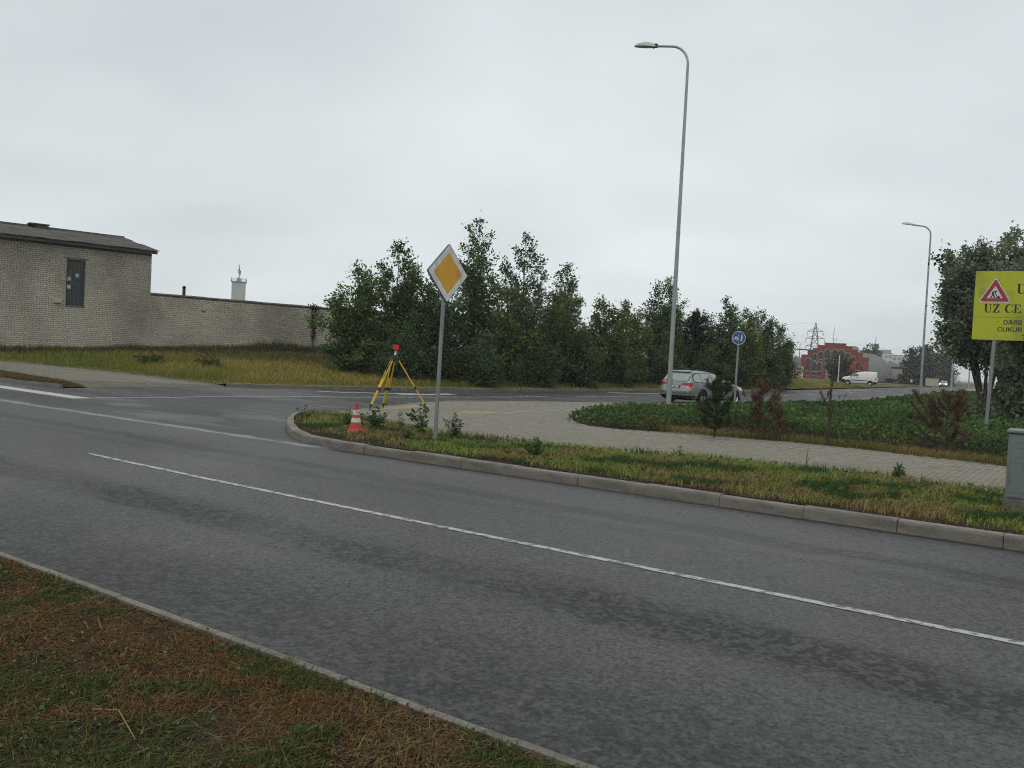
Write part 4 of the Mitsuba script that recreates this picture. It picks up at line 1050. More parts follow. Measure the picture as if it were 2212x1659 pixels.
def serif_letter(ch, h):
    """Heavy roman capitals, one unit high, scaled to h."""
    if ch == "U":
        g_ = [sbox(.10, .3, .29, 1), sbox(.64, .3, .71, 1), sbox(0, .95, .40, 1), sbox(.53, .95, .82, 1)]
        o_ = affinity.scale(Point(0, 0).buffer(1, 24), .305, .32); i_2 = affinity.scale(Point(0, 0).buffer(1, 24), .18, .26)
        bowl = affinity.translate(o_, .405, .30).difference(affinity.translate(i_2, .465, .31)).intersection(sbox(0, -.1, 1, .305))
        g_.append(bowl); w = .82
    elif ch == "Z":
        g_ = [Polygon([(0, 0), (.22, 0), (.72, 1), (.50, 1)]), sbox(.04, .93, .72, 1), sbox(0, 0, .70, .07), Polygon([(.04, 1), (.04, .70), (.09, .72), (.24, .93)]), Polygon([(.70, 0), (.73, .31), (.68, .29), (.50, .07)])]; w = .76
    elif ch == "C":
        o_ = affinity.translate(affinity.scale(Point(0, 0).buffer(1, 32), .42, .53), .42, .5)
        i_2 = affinity.translate(affinity.scale(Point(0, 0).buffer(1, 32), .28, .47), .49, .5)
        g_ = [o_.difference(i_2).difference(sbox(.62, .30, 1.2, .68)), sbox(.715, .68, .77, 1.0)]; w = .80
    else:  # E
        g_ = [sbox(.10, 0, .29, 1), sbox(0, .95, .70, 1), sbox(0, 0, .74, .05), sbox(.29, .48, .52, .53), sbox(.49, .36, .53, .65), Polygon([(.70, .95), (.70, .70), (.65, .72), (.52, .95)]), Polygon([(.74, .05), (.78, .32), (.72, .3), (.56, .05)])]; w = .80
    return affinity.scale(unary_union([q.buffer(0.004) for q in g_]), h, h, origin=(0, 0)), w * h


def serif_line(txt, x, z, h):
    for ch in txt:
        if ch == " ":
            x += h * .42; continue
        sh, w = serif_letter(ch, h)
        part(bd, "letter", bo(prism(affinity.translate(sh, x, z), .002), .0008), "ink_black")
        x += w + h * .09


serif_line("UZ CE", .255, ZS + .13, .235)
serif_line("U", 1.02, ZS + .66, .27)
for txt, x, z, h in (("DARB", .74, ZS - .195, .125), ("CUKUR", .605, ZS - .395, .125), ("T", 1.21, ZS - .60, .125)):
    tm_ = meshkit.text_mesh(txt, h, .002, True)
    part(bd, "lettering", bo((np.array(tm_.vertices) + np.array([x, z, 0]), np.array(tm_.faces)), .0008), "ink_black")

# roadside utility cabinet
cb = thing("utility_cabinet", "grey metal utility cabinet on a concrete plinth at the right edge", "utility cabinet")
CA = V3(5.83, 10.02, 0); cx_ = V3(*RA, 0); cy_ = V3(*RN, 0)
cbf = lambda m: frame(m, CA, cx_, cy_, (0, 0, 1))
part(cb, "plinth", cbf(bbox(0.0, 1.32, 0, .36, .02, .30, .008)), "kerb_concrete")
part(cb, "body", cbf(bbox(.01, 1.30, .012, .345, .305, 1.07, .008)), "cabinet_grey")
part(cb, "lid", cbf(bbox(-.012, 1.33, -.022, .37, 1.072, 1.115, .012)), "cabinet_grey")
for a, b in ((.045, .64), (.66, 1.27)):
    dr_ = part(cb, "door", cbf(bbox(a, b, .0, .011, .33, 1.05, .003)), "cabinet_grey")
    for z in (.40, .74, .81, .92, .98):
        part(dr_, "pressed_rib", cbf(box(a + .03, b - .03, -.007, -.0005, z - .011, z + .011)), "cabinet_grey")
    part(dr_, "lock", cbf(box(b - .07, b - .04, -.012, -.0005, .62, .70)), "dark_plastic")

# ------------------------------------------------------------------ vehicles
class Body:
    """A car body as stacked plan outlines: rows (z, rear x, front x, half width)."""

    def __init__(self, rows, er=5.0, ef=4.0):
        self.r = np.array(rows, float); self.er, self.ef = er, ef

    def at(self, z):
        r = self.r
        return [np.interp(z, r[:, 0], r[:, k]) for k in (1, 2, 3)]

    def mesh(self, n=72):
        r = self.r
        zs = np.unique(np.concatenate([r[:, 0]] + [np.linspace(a, b, 4) for a, b in zip(r[:-1, 0], r[1:, 0])]))
        th = np.arange(n) * 2 * np.pi / n
        v = []
        for z in zs:
            a, b, w = self.at(z)
            m, h = (a + b) / 2, (b - a) / 2
            c, s = np.cos(th), np.sin(th)
            e = np.where(c > 0, self.ef, self.er)
            v.append(np.c_[m + h * np.sign(c) * np.abs(c) ** (2 / e), w * np.sign(s) * np.abs(s) ** (2 / e), np.full(n, z)])
        k = len(zs)
        v = np.vstack(v + [[[(self.at(zs[0])[0] + self.at(zs[0])[1]) / 2, 0, zs[0]]], [[(self.at(zs[-1])[0] + self.at(zs[-1])[1]) / 2, 0, zs[-1] + .012]]])
        i, j = np.meshgrid(np.arange(k - 1), np.arange(n), indexing="ij")
        q = np.stack([i * n + j, i * n + (j + 1) % n, (i + 1) * n + (j + 1) % n, (i + 1) * n + j], -1).reshape(-1, 4)
        jj = np.arange(n)
        f = np.vstack([q[:, [0, 1, 2]], q[:, [0, 2, 3]], np.stack([jj * 0 + k * n, (jj + 1) % n, jj], 1), np.stack([jj * 0 + k * n + 1, (k - 1) * n + jj, (k - 1) * n + (jj + 1) % n], 1)])
        return v, f

    def side(self, x, z, sgn):
        a, b, w = self.at(z)
        m, h = (a + b) / 2, (b - a) / 2
        u = np.clip(np.abs((x - m) / h), 0, .9999)
        e = np.where(x > m, self.ef, self.er)
        return sgn * w * (1 - u ** e) ** (1 / e)

    def end(self, y, z, front):
        a, b, w = self.at(z)
        m, h = (a + b) / 2, (b - a) / 2
        e = self.ef if front else self.er
        u = np.clip(np.abs(y / w), 0, .9999)
        return m + (h if front else -h) * (1 - u ** e) ** (1 / e)

    def patch(self, pts, where, off=0.006, res=0.05, smooth=True):
        poly = Polygon(pts)
        if smooth:
            poly = poly.buffer(-.03).buffer(.03, 4) if poly.area > .02 else poly
        p, f = sheet2d(poly, res)
        if where in ("left", "right"):
            sg = 1 if where == "left" else -1
            fn = lambda q: np.c_[q[:, 0], self.side(q[:, 0], q[:, 1], sg), q[:, 1]]
        else:
            fn = lambda q: np.c_[self.end(q[:, 0], q[:, 1], where == "front"), q[:, 0], q[:, 1]]
        v = fn(p); e = 1e-3
        d1 = fn(p + [e, 0]) - v; d2 = fn(p + [0, e]) - v
        nv = np.cross(d1, d2); nv /= np.linalg.norm(nv, axis=1, keepdims=True) + 1e-12
        ref = {"left": V3(0, 1, 0), "right": V3(0, -1, 0), "front": V3(1, 0, .3), "rear": V3(-1, 0, .1)}[where]
        sgn = np.sign(nv @ ref); nv *= sgn[:, None]
        top = v + nv * off; bot = v - nv * .01
        n = len(p)
        ed = np.sort(np.vstack([f[:, [0, 1]], f[:, [1, 2]], f[:, [2, 0]]]), 1)
        u, cn_ = np.unique(ed, axis=0, return_counts=True)
        bd_ = u[cn_ == 1]
        return np.vstack([top, bot]), np.vstack([f, np.c_[bd_, bd_[:, ::-1][:, :1] + n], np.c_[bd_[:, 0], bd_[:, 1] + n, bd_[:, 0] + n]])


def wheel_parts(t, tf, x, y, r, wd, sgn, rim="steel_bright"):
    o = V3(x, y, r)
    w = part(t, "wheel", tf(revolve([(r * .62, -wd / 2), (r * .93, -wd / 2), (r, -wd * .36), (r, wd * .36), (r * .93, wd / 2), (r * .62, wd / 2)], 26, o, (0, sgn, 0))), "black_rubber", smooth=40)
    part(w, "rim", tf(join([revolve([(0, wd * .34), (r * .16, wd * .36), (r * .2, wd * .26), (r * .56, wd * .30), (r * .62, wd * .46), (r * .63, wd * .3), (r * .63, -wd * .3)], 22, o, (0, sgn, 0))])), rim)
    return w


def car(name, label, cat, loc, head, rows, paint, L, wheels, glass, extra=None, z=0.0, er=5.0, ef=4.0, group=None, rad=.315, rimm="steel_bright"):
    t = thing(name, label, cat, group)
    c_, s_ = math.cos(head), math.sin(head)
    tf = lambda m: frame(m, (loc[0], loc[1], z), (c_, s_, 0), (-s_, c_, 0), (0, 0, 1))
    B = Body(rows, er, ef)
    part(t, "body", tf(B.mesh()), paint, smooth=38)
    for nm, where, pts, m, off in glass:
        for sd in (("left", "right") if where == "side" else (where,)):
            part(t, nm, tf(B.patch(pts, sd, off)), m, smooth=50)
    for x in wheels:
        for sg in (-1, 1):
            y = B.side(x, .45, sg) - sg * .10
            ang = np.linspace(0, math.pi, 15)
            ar = [(x + (rad + .065) * math.cos(a), rad + (rad + .065) * math.sin(a)) for a in ang] + [(x - rad - .06, rows[0][0] + .01), (x + rad + .06, rows[0][0] + .01)]
            part(t, "wheel_arch", tf(B.patch(ar, "left" if sg > 0 else "right", .004, .05, False)), "black_rubber")
            wheel_parts(t, tf, x, y + sg * .02, rad, .2, sg, rimm)
    part(t, "underbody", tf(box(-L * .46, L * .46, -.62, .62, .17, .42)), "black_rubber")
    if extra:
        extra(t, tf, B)
    return t


def lamp_emit(key, rgb):
    scene[key]["emitter"] = {"type": "area", "radiance": {"type": "rgb", "value": list(rgb)}}


ESTATE = [(.20, -2.20, 2.14, .78), (.26, -2.30, 2.26, .86), (.40, -2.36, 2.34, .90), (.56, -2.38, 2.37, .915), (.68, -2.35, 2.34, .92), (.78, -2.32, 2.22, .918), (.88, -2.30, 1.90, .905), (.95, -2.28, 1.35, .885), (.99, -2.265, 1.12, .87),
          (1.10, -2.20, .90, .80), (1.22, -2.12, .60, .735), (1.34, -2.03, .22, .675), (1.41, -1.96, -.10, .63), (1.455, -1.86, -.40, .57), (1.485, -1.60, -.75, .46), (1.495, -1.3, -.95, .30)]
g_est = [("side_window", "side", [(-1.95, 1.02), (-1.90, 1.22), (-1.72, 1.345), (-1.42, 1.37), (-1.42, .985), (-1.6, .985)], "car_glass_lit", .006),
         ("side_window", "side", [(-1.38, .985), (-1.38, 1.375), (-.62, 1.385), (-.56, .985)], "car_glass_lit", .006),
         ("side_window", "side", [(-.50, .985), (-.56, 1.385), (-.12, 1.36), (.52, 1.10), (.70, .995)], "car_glass_lit", .006),
         ("window_trim", "side", [(-2.02, .99), (-1.95, 1.26), (-1.74, 1.385), (-.45, 1.415), (-.06, 1.385), (.62, 1.11), (.86, .965), (-1.7, .955)], "dark_plastic", .003),
         ("rear_window", "rear", [(-.66, 1.04), (-.60, 1.36), (-.3, 1.395), (.3, 1.395), (.60, 1.36), (.66, 1.04), (.3, 1.0), (-.3, 1.0)], "car_glass_lit", .007),
         ("rear_window_edge", "rear", [(-.71, 1.01), (-.64, 1.39), (-.3, 1.42), (.3, 1.42), (.64, 1.39), (.71, 1.01), (.3, .975), (-.3, .975)], "car_glass", .003),
         ("windscreen", "front", [(-.72, 1.02), (-.55, 1.36), (.55, 1.36), (.72, 1.02)], "car_glass", .006)]


def estate_extra(t, tf, B):
    for sg in (-1, 1):
        ya, yb = (.38, .885) if sg > 0 else (-.885, -.38)
        pts = [(sg * .36, .84), (sg * .42, .91), (sg * .62, .955), (sg * .84, .945), (sg * .84, .765), (sg * .74, .775), (sg * .58, .83)]
        tl = part(t, "tail_lamp", tf(B.patch(pts, "rear", .012, .03, False)), "tail_red", smooth=50)
        part(t, "tail_lamp", tf(B.patch([(-2.20, .78), (-2.20, .945), (-2.02, .945), (-2.04, .90), (-2.1, .80)], "left" if sg > 0 else "right", .010, .03, False)), "tail_red", smooth=50)
        k = part(tl, "lit_bulb", tf(B.patch([(sg * .69, .785), (sg * .69, .825), (sg * .78, .825), (sg * .78, .785)], "rear", .016, .03, False)), "tail_red")
        lamp_emit(k, (11.0, 3.0, .8))
        part(t, "headlamp", tf(B.patch([(sg * .45, .66), (sg * .5, .76), (sg * .86, .80), (sg * .86, .66)], "front", .008, .04, False)), "lens_clear", smooth=50)
        part(t, "door_mirror", tf(bbox(.50, .66, sg * .90 - .11, sg * .90 + .11, .95, 1.09, .04)), "paint_silver", smooth=50)
        part(t, "roof_rail", tf(tube([(-1.75, sg * .50, 1.495), (-1.4, sg * .53, 1.525), (-.7, sg * .53, 1.525), (-.4, sg * .5, 1.49)], .014, 6)), "dark_plastic")
        part(t, "door_handle", tf(bbox(-.42, -.22, sg * .925 - .012, sg * .925 + .012, .85, .88, .006)), "steel_bright")
        part(t, "door_handle", tf(bbox(-1.36, -1.16, sg * .925 - .012, sg * .925 + .012, .86, .89, .006)), "steel_bright")
        for x in (-1.40, -.53, .62):
            part(t, "door_gap", tf(B.patch([(x - .005, .36), (x + .005, .36), (x + .005, .95), (x - .005, .95)], "left" if sg > 0 else "right", .002, .1, False)), "black_rubber")
        part(t, "bumper_slot", tf(B.patch([(sg * .5, .515), (sg * .84, .535), (sg * .86, .56), (sg * .5, .54)], "rear", .004, .05, False)), "dark_plastic")
    part(t, "plate_recess", tf(B.patch([(-.33, .68), (-.36, .825), (.36, .825), (.33, .68)], "rear", .003, .05, False)), "dark_plastic")
    pl = part(t, "number_plate", tf(B.patch([(-.26, .695), (-.26, .80), (.26, .80), (.26, .695)], "rear", .014, .06, False)), "sign_white")
    q = meshkit.text_mesh("HC-2671", .07, .004, True)
    qv = np.array(q.vertices); qv[:, 0] -= qv[:, 0].max() / 2
    part(pl, "lettering", tf((np.c_[-2.352 - .02 - qv[:, 2], -qv[:, 0], qv[:, 1] + .712], np.array(q.faces))), "ink_black")
    part(t, "bumper_line", tf(B.patch([(-.88, .455), (-.88, .475), (.88, .475), (.88, .455)], "rear", .006, .05, False)), "dark_plastic")
    part(t, "lower_bumper", tf(B.patch([(-.84, .215), (-.86, .37), (.86, .37), (.84, .215)], "rear", .012, .06, False)), "black_rubber", "black lower bumper")
    part(t, "wiper", tf(B.patch([(.1, 1.035), (.1, 1.06), (.52, 1.045), (.52, 1.03)], "rear", .02, .05, False)), "dark_plastic")
    part(t, "tow_bar", tf(tube([(-2.2, .05, .28), (-2.42, .05, .30), (-2.44, .05, .40)], .025, 8)), "steel_frame")
    part(t, "roof_spoiler", tf(frame(bbox(-.14, .1, -.56, .56, -.02, .02, .012), (-1.93, 0, 1.452), (1, 0, .12), (0, 1, 0), (-.12, 0, 1))), "paint_silver", smooth=40)


car("silver_estate_car", "silver estate car seen from behind with tail lamps lit", "car", (8.95, 39.95), math.atan2(.68, .733), ESTATE, "paint_silver", 4.7, (-1.36, 1.33), g_est, estate_extra, er=8.0)

VAN = [(.22, -2.10, 2.10, .78), (.30, -2.16, 2.18, .86), (.46, -2.19, 2.22, .89), (.66, -2.19, 2.22, .905), (.86, -2.18, 2.12, .905), (1.0, -2.17, 1.92, .90), (1.09, -2.16, 1.50, .885), (1.15, -2.155, 1.28, .875), (1.30, -2.14, 1.04, .84), (1.48, -2.12, .70, .80), (1.62, -2.10, .38, .765), (1.72, -2.07, .05, .73), (1.78, -2.02, -.3, .66), (1.81, -1.9, -.7, .5)]


def van_extra(t, tf, B):
    for sd in ("left", "right"):
        part(t, "rubbing_strip", tf(B.patch([(-.95, .56), (-.95, .67), (1.0, .67), (1.0, .56)], sd, .012, .08, False)), "dark_plastic")
        part(t, "front_bumper_corner", tf(B.patch([(1.72, .24), (1.6, .5), (1.78, .72), (2.2, .72), (2.2, .3)], sd, .008, .06, False)), "dark_plastic")
        part(t, "tail_lamp", tf(B.patch([(-2.13, .72), (-2.13, 1.1), (-2.0, 1.1), (-2.0, .72)], sd, .01, .05, False)), "tail_red")
        part(t, "rear_bumper_corner", tf(B.patch([(-2.14, .24), (-2.14, .5), (-1.75, .5), (-1.75, .24)], sd, .008, .06, False)), "dark_plastic")
        for x in (.02, 1.02):
            part(t, "door_gap", tf(B.patch([(x - .012, .4), (x + .012, .4), (x + .012, 1.6 if x < .5 else 1.1), (x - .012, 1.6 if x < .5 else 1.1)], sd, .003, .1, False)), "flat_grey")
        part(t, "door_handle", tf(B.patch([(.08, .98), (.08, 1.03), (.26, 1.03), (.26, .98)], sd, .012, .05, False)), "dark_plastic")
    part(t, "front_bumper", tf(B.patch([(-.8, .28), (-.8, .68), (.8, .68), (.8, .28)], "front", .008, .08, False)), "dark_plastic")
    part(t, "door_mirror", tf(bbox(.92, 1.08, .88, 1.06, 1.08, 1.3, .03)), "dark_plastic")
    part(t, "rear_bumper", tf(B.patch([(-.8, .26), (-.8, .46), (.8, .46), (.8, .26)], "rear", .01, .08, False)), "dark_plastic")


car("white_van", "white panel van parked on the grass in front of the arched hangar", "van", (46.4, 114.6), math.atan2(.46, -.888), VAN, "paint_white", 4.4, (-1.38, 1.36),
    [("side_window", "side", [(.10, 1.12), (.10, 1.50), (.42, 1.50), (1.05, 1.17), (1.08, 1.12)], "car_glass", .006), ("windscreen", "front", [(-.68, 1.2), (-.6, 1.62), (.6, 1.62), (.68, 1.2)], "car_glass", .006), ("rear_window", "rear", [(-.6, 1.1), (-.58, 1.55), (.58, 1.55), (.6, 1.1)], "car_glass", .006)], van_extra, z=0.42, er=7, rad=.30)

HATCH = [(.20, -1.95, 1.95, .72), (.30, -2.06, 2.06, .83), (.5, -2.10, 2.11, .86), (.68, -2.10, 2.10, .87), (.80, -2.08, 1.98, .865), (.90, -2.05, 1.55, .85), (.97, -2.02, 1.15, .83), (1.15, -1.9, .8, .74), (1.32, -1.72, .35, .65), (1.42, -1.55, -.05, .58), (1.47, -1.2, -.4, .42)]
g_hatch = [("windscreen", "front", [(-.70, 1.0), (-.52, 1.36), (.52, 1.36), (.70, 1.0)], "car_glass", .006), ("side_window", "side", [(-1.6, 1.0), (-1.35, 1.34), (-.2, 1.37), (.75, 1.0)], "car_glass", .006), ("rear_window", "rear", [(-.6, 1.0), (-.5, 1.34), (.5, 1.34), (.6, 1.0)], "car_glass", .006)]


def oncoming_extra(t, tf, B):
    for sg in (-1, 1):
        part(t, "headlamp", tf(B.patch([(sg * .45, .60), (sg * .45, .76), (sg * .82, .80), (sg * .82, .62)], "front", .008, .05, False)), "lens_clear")
        k = part(t, "lit_bulb", tf(revolve([(0, 0), (.10, 0), (.10, .03), (0, .04)], 12, V3(B.end(sg * .62, .70, True) + .005, sg * .62, .70), (1, 0, 0))), "lens_clear")
        lamp_emit(k, (16, 14.5, 10))
        part(t, "door_mirror", tf(bbox(.6, .72, sg * .86 - .1, sg * .86 + .1, .95, 1.08, .03)), "dark_plastic")
    part(t, "grille", tf(B.patch([(-.55, .3), (-.55, .46), (.55, .46), (.55, .3)], "front", .006, .08, False)), "dark_plastic")
    part(t, "number_plate", tf(B.patch([(-.26, .48), (-.26, .58), (.26, .58), (.26, .48)], "front", .012, .08, False)), "sign_white")


car("oncoming_car", "pale oncoming car far down the side road with headlights on", "car", (102.6, 204), math.atan2(-.856, -.517), HATCH, "paint_pale", 4.2, (-1.28, 1.28), g_hatch, oncoming_extra)


def dark_extra(t, tf, B):
    for sg in (-1, 1):
        part(t, "tail_lamp", tf(B.patch([(sg * .55, .78), (sg * .55, .95), (sg * .84, .95), (sg * .84, .78)], "rear", .01, .05, False)), "tail_red")


SUV = [(r[0] * 1.12, r[1] * 1.05, r[2] * 1.05, r[3] * 1.02) for r in HATCH]
g_suv = [(n, w, [(a * 1.05 if w == "side" else a, b * 1.12) for a, b in p], m, o) for n, w, p, m, o in g_hatch]
car("parked_car", "dark parked car nearest the rear of the white van", "car", (86.6, 198.5), math.atan2(-.35, -.94), SUV, "paint_dark", 4.4, (-1.35, 1.35), g_suv, dark_extra, z=.35, group=None, rad=.33)
car("parked_car", "second dark parked car, below the box truck", "car", (90.0, 200.5), math.atan2(-.45, -.89), SUV, "paint_dark", 4.4, (-1.35, 1.35), g_suv, dark_extra, z=.35, rad=.33)
car("parked_car", "white parked car half hidden behind the white van's rear", "car", (83.0, 196.5), math.atan2(-.3, -.95), HATCH, "paint_white", 4.2, (-1.28, 1.28), g_hatch, dark_extra, z=.4)
bt = thing("box_truck", "white box truck parked beyond the dark cars", "truck")
tf_ = lambda m: rotz(m, math.atan2(-.45, .89), (91.6, 203.5, .3))
part(bt, "box", tf_(bbox(-2.6, 1.1, -1.1, 1.1, .9, 3.3, .04)), "flat_grey", "grey cargo box")
cabp = Polygon([(1.15, .45), (1.15, 2.05), (1.35, 2.15), (1.75, 2.1), (2.35, 1.35), (2.95, 1.15), (3.05, .9), (3.05, .45)]).buffer(-.05).buffer(.05, 4)
part(bt, "cab", tf_(frame(prism(cabp, 1.9), (0, .95, 0), (1, 0, 0), (0, 0, 1), (0, -1, 0))), "paint_white", smooth=30)
part(bt, "side_window", tf_(frame(prism(Polygon([(1.4, 1.3), (1.4, 1.9), (1.75, 1.9), (2.15, 1.3)]), 1.92), (0, .96, 0), (1, 0, 0), (0, 0, 1), (0, -1, 0))), "car_glass")
part(bt, "windscreen", tf_(frame(box(-.02, .02, -.8, .8, -.35, .35), (2.07, 0, 1.72), (.78, 0, .62), (0, 1, 0), (-.62, 0, .78))), "car_glass")
part(bt, "chassis", tf_(box(-2.5, 2.6, -.5, .5, .45, .85)), "black_rubber")
for x in (-1.5, 2.2):
    for sg in (-1, 1):
        wheel_parts(bt, tf_, x, sg * .82, .36, .24, sg)
kk = thing("cream_kiosk", "small cream boxy hut beside the road left of the oncoming car", "hut")
kf = lambda m: rotz(m, -.35, (96.6, 197.5, .1))
part(kk, "wall", kf(box(-1.35, 1.35, -.9, .9, 0, 1.75)), "kiosk_cream")
part(kk, "roof", kf(box(-1.45, 1.45, -1.0, 1.0, 1.752, 1.85)), "flat_grey")
part(kk, "door", kf(box(.3, 1.0, -.93, -.902, .1, 1.6)), "kiosk_cream")

# ------------------------------------------------------------------ vegetation
def leaf_quads(c, size, r, lean=0.0, aspect=0.62, axis=None):
    """Diamond leaves at the points c, randomly turned; returns vertices and faces."""
    n = len(c)
    a = r.normal(size=(n, 3)); a[:, 2] = a[:, 2] * 0.7 - lean
    if axis is not None:
        a = a * .8 + axis
    a /= np.linalg.norm(a, axis=1, keepdims=True)
    b = np.cross(a, r.normal(size=(n, 3))); b /= np.linalg.norm(b, axis=1, keepdims=True) + 1e-9
    s = (np.asarray(size) * r.uniform(.65, 1.35, n))[:, None]
    nn_ = np.cross(a, b)
    v = np.stack([c, c + a * s * .5 + b * s * aspect * .5, c + a * s + nn_ * s * .12, c + a * s * .5 - b * s * aspect * .5], 1)
    f = np.array([[0, 1, 2], [0, 2, 3]])[None] + (np.arange(n) * 4)[:, None, None]
    return v.reshape(-1, 3), f.reshape(-1, 3)


def leafy_tree(name, label, base, H, Rm, nleaf, seed, leaf=.12, stems=4, cols=((.030, .046, .024), (.055, .075, .034)), cat="tree", group=None, spire=1.0, low=.06, spread=.35, wide=(1, 1), dens=1.0, hmin=.50):
    r = np.random.default_rng(seed)
    t = thing(name, label, cat, group)
    b = V3(*base)
    wood, pts, colf, axs = [], [], [], []
    for k in range(stems):
        a = r.uniform(0, 2 * math.pi)
        rad = 0 if k == 0 else Rm * spread * r.uniform(.5, 1.3)
        h = H if k == 0 else H * r.uniform(hmin, max(.90, hmin + .2))
        top = b + V3(math.cos(a) * rad * wide[0], math.sin(a) * rad * wide[1], h)
        mid = b + V3(math.cos(a) * rad * .55 * wide[0], math.sin(a) * rad * .55 * wide[1], h * .45) + r.normal(0, .08, 3)
        zs = np.linspace(0, 1, 9)[:, None]
        cur = (1 - zs) ** 2 * b + 2 * zs * (1 - zs) * mid + zs ** 2 * top
        wood.append(tube(cur, np.interp(zs[:, 0], [0, 1], [.012 * H + .01, .006]), 6))
        nb = int((16 + 3.2 * h) * dens)
        for q in range(nb):
            tz = low + (1 - low) * (q + r.random()) / nb
            p0 = (1 - tz) ** 2 * b + 2 * tz * (1 - tz) * mid + tz ** 2 * top
            prof = np.interp(tz, [0, .15, .4, .7, .9, 1.0], [.92, 1.0, .98, .70, .40, .14]) ** spire
            L = Rm * (0.78 if k else 1.0) * prof * r.uniform(.55, 1.15) * (1 - .25 * (k > 0))
            az = r.uniform(0, 2 * math.pi)
            el = math.radians(np.interp(tz, [0, .5, 1], [5, 32, 62]) + r.normal(0, 10))
            d = V3(math.cos(az) * math.cos(el) * wide[0], math.sin(az) * math.cos(el) * wide[1], math.sin(el))
            p1 = p0 + d * L; p1[2] = max(p1[2], b[2] + .12)
            pm = (p0 + p1) / 2 + V3(0, 0, -.06 * L)
            if L > .5:
                wood.append(tube([p0, pm, p1], [.006 + .008 * L, .004 + .004 * L, .003], 4, False))
            m = max(6, int(r.uniform(.6, 1.4) * (6 + L * 34)))
            u = r.beta(1.7, 1.0, m)[:, None]
            c = (1 - u) ** 2 * p0 + 2 * u * (1 - u) * pm + u ** 2 * p1
            c = c + r.normal(0, .075 + .085 * L ** .5, (m, 3)) * (1.15 - .55 * u)
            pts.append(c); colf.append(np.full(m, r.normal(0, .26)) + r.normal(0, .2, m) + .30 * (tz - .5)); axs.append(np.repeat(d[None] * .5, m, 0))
    pts, colf, axs = np.vstack(pts), np.concatenate(colf), np.vstack(axs)
    if len(pts) > nleaf:
        s = r.permutation(len(pts))[:nleaf]; pts, colf, axs = pts[s], colf[s], axs[s]
    elif len(pts) < nleaf:
        s = r.integers(0, len(pts), nleaf - len(pts))
        pts = np.vstack([pts, pts[s] + r.normal(0, .12, (len(s), 3))]); colf = np.r_[colf, colf[s]]; axs = np.vstack([axs, axs[s]])
    pts[:, 2] = np.maximum(pts[:, 2], b[2] + .05)
    part(t, "trunk", join(wood), "bark")
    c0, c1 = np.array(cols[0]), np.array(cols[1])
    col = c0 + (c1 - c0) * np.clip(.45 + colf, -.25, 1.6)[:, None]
    v, f = leaf_quads(pts, leaf, r, .25, axis=axs)
    part(t, "crown", (v, f), "leaf", color=np.clip(np.repeat(col, 4, 0), .006, 1))
    return t


def zm(x, y):
    return float(zmeadow(np.array([x]), np.array([y]))[0])


GREENS = {"a": ((.042, .076, .029), (.155, .222, .080)), "b": ((.037, .066, .034), (.126, .182, .086)), "c": ((.052, .076, .028), (.165, .208, .072)), "y": ((.058, .090, .027), (.20, .26, .072))}
BELT = [
    (-7.6, 41.0, 5.3, 2.1, "a", "leftmost broad leafy bush of the tree belt, in front of the brick wall"),
    (-6.0, 43.5, 6.9, 2.2, "a", "leafy young tree with a forked top left of the diamond sign"),
    (-3.9, 42.5, 5.6, 2.2, "b", "dense leafy young tree directly behind the tripod"),
    (-2.1, 45.5, 8.75, 2.3, "a", "tallest young tree of the belt with a pointed crown behind the diamond sign"),
    (0.35, 47.2, 8.25, 2.2, "b", "second tallest tree with a narrow leader right of the diamond sign"),
    (-0.4, 44.5, 5.0, 2.3, "c", "dark bushy tree low behind the sign post"),
    (2.2, 49.0, 5.3, 2.2, "c", "medium bushy tree right of the two tallest trees"),
    (3.0, 51.8, 7.3, 1.9, "a", "slender open tree with sky showing through, left of the tall lamp"),
    (3.9, 48.6, 3.2, 1.7, "b", "low dark shrub at the kerb in the middle of the belt"),
    (5.6, 54.0, 5.3, 2.3, "c", "yellowish green bushy tree left of the tall lamp"),
    (7.3, 56.0, 5.4, 2.3, "y", "bright green bushy tree just left of the tall lamp"),
    (9.6, 59.5, 7.2, 2.0, "b", "tree with a thin leader rising left of the tall lamp pole"),
    (11.0, 61.8, 7.7, 2.1, "a", "tree with a pointed crown rising behind the tall lamp pole"),
    (16.1, 66.0, 6.9, 2.0, "b", "young tree with pointed top behind the silver car roof"),
    (18.9, 69.5, 6.3, 2.2, "y", "green rounded tree behind the blue round sign"),
    (20.6, 71.8, 6.4, 2.4, "b", "dark rounded tree right of the blue round sign"),
    (14.6, 66.5, 5.6, 2.3, "c", "bushy tree filling the gap right of the conical pine"),
    (17.6, 69.8, 5.9, 2.2, "a", "leafy tree just left of the blue round sign"),
    (12.2, 63.5, 5.2, 2.2, "y", "green bushy tree behind the foot of the conical pine"),
    (22.9, 75.0, 5.7, 2.1, "a", "last tree at the right end of the belt before the mound"),
]
for k, (x, y, h, w, g_, lb) in enumerate(BELT):
    z = zm(x, y)
    leafy_tree("young_tree", lb, (x, y, z - .05), h - z, w * 1.12, 15000 if h > 5 else 7500, 100 + k, .15, 6, GREENS[g_], group="young trees of the roadside belt", spire=1.0, spread=.42)
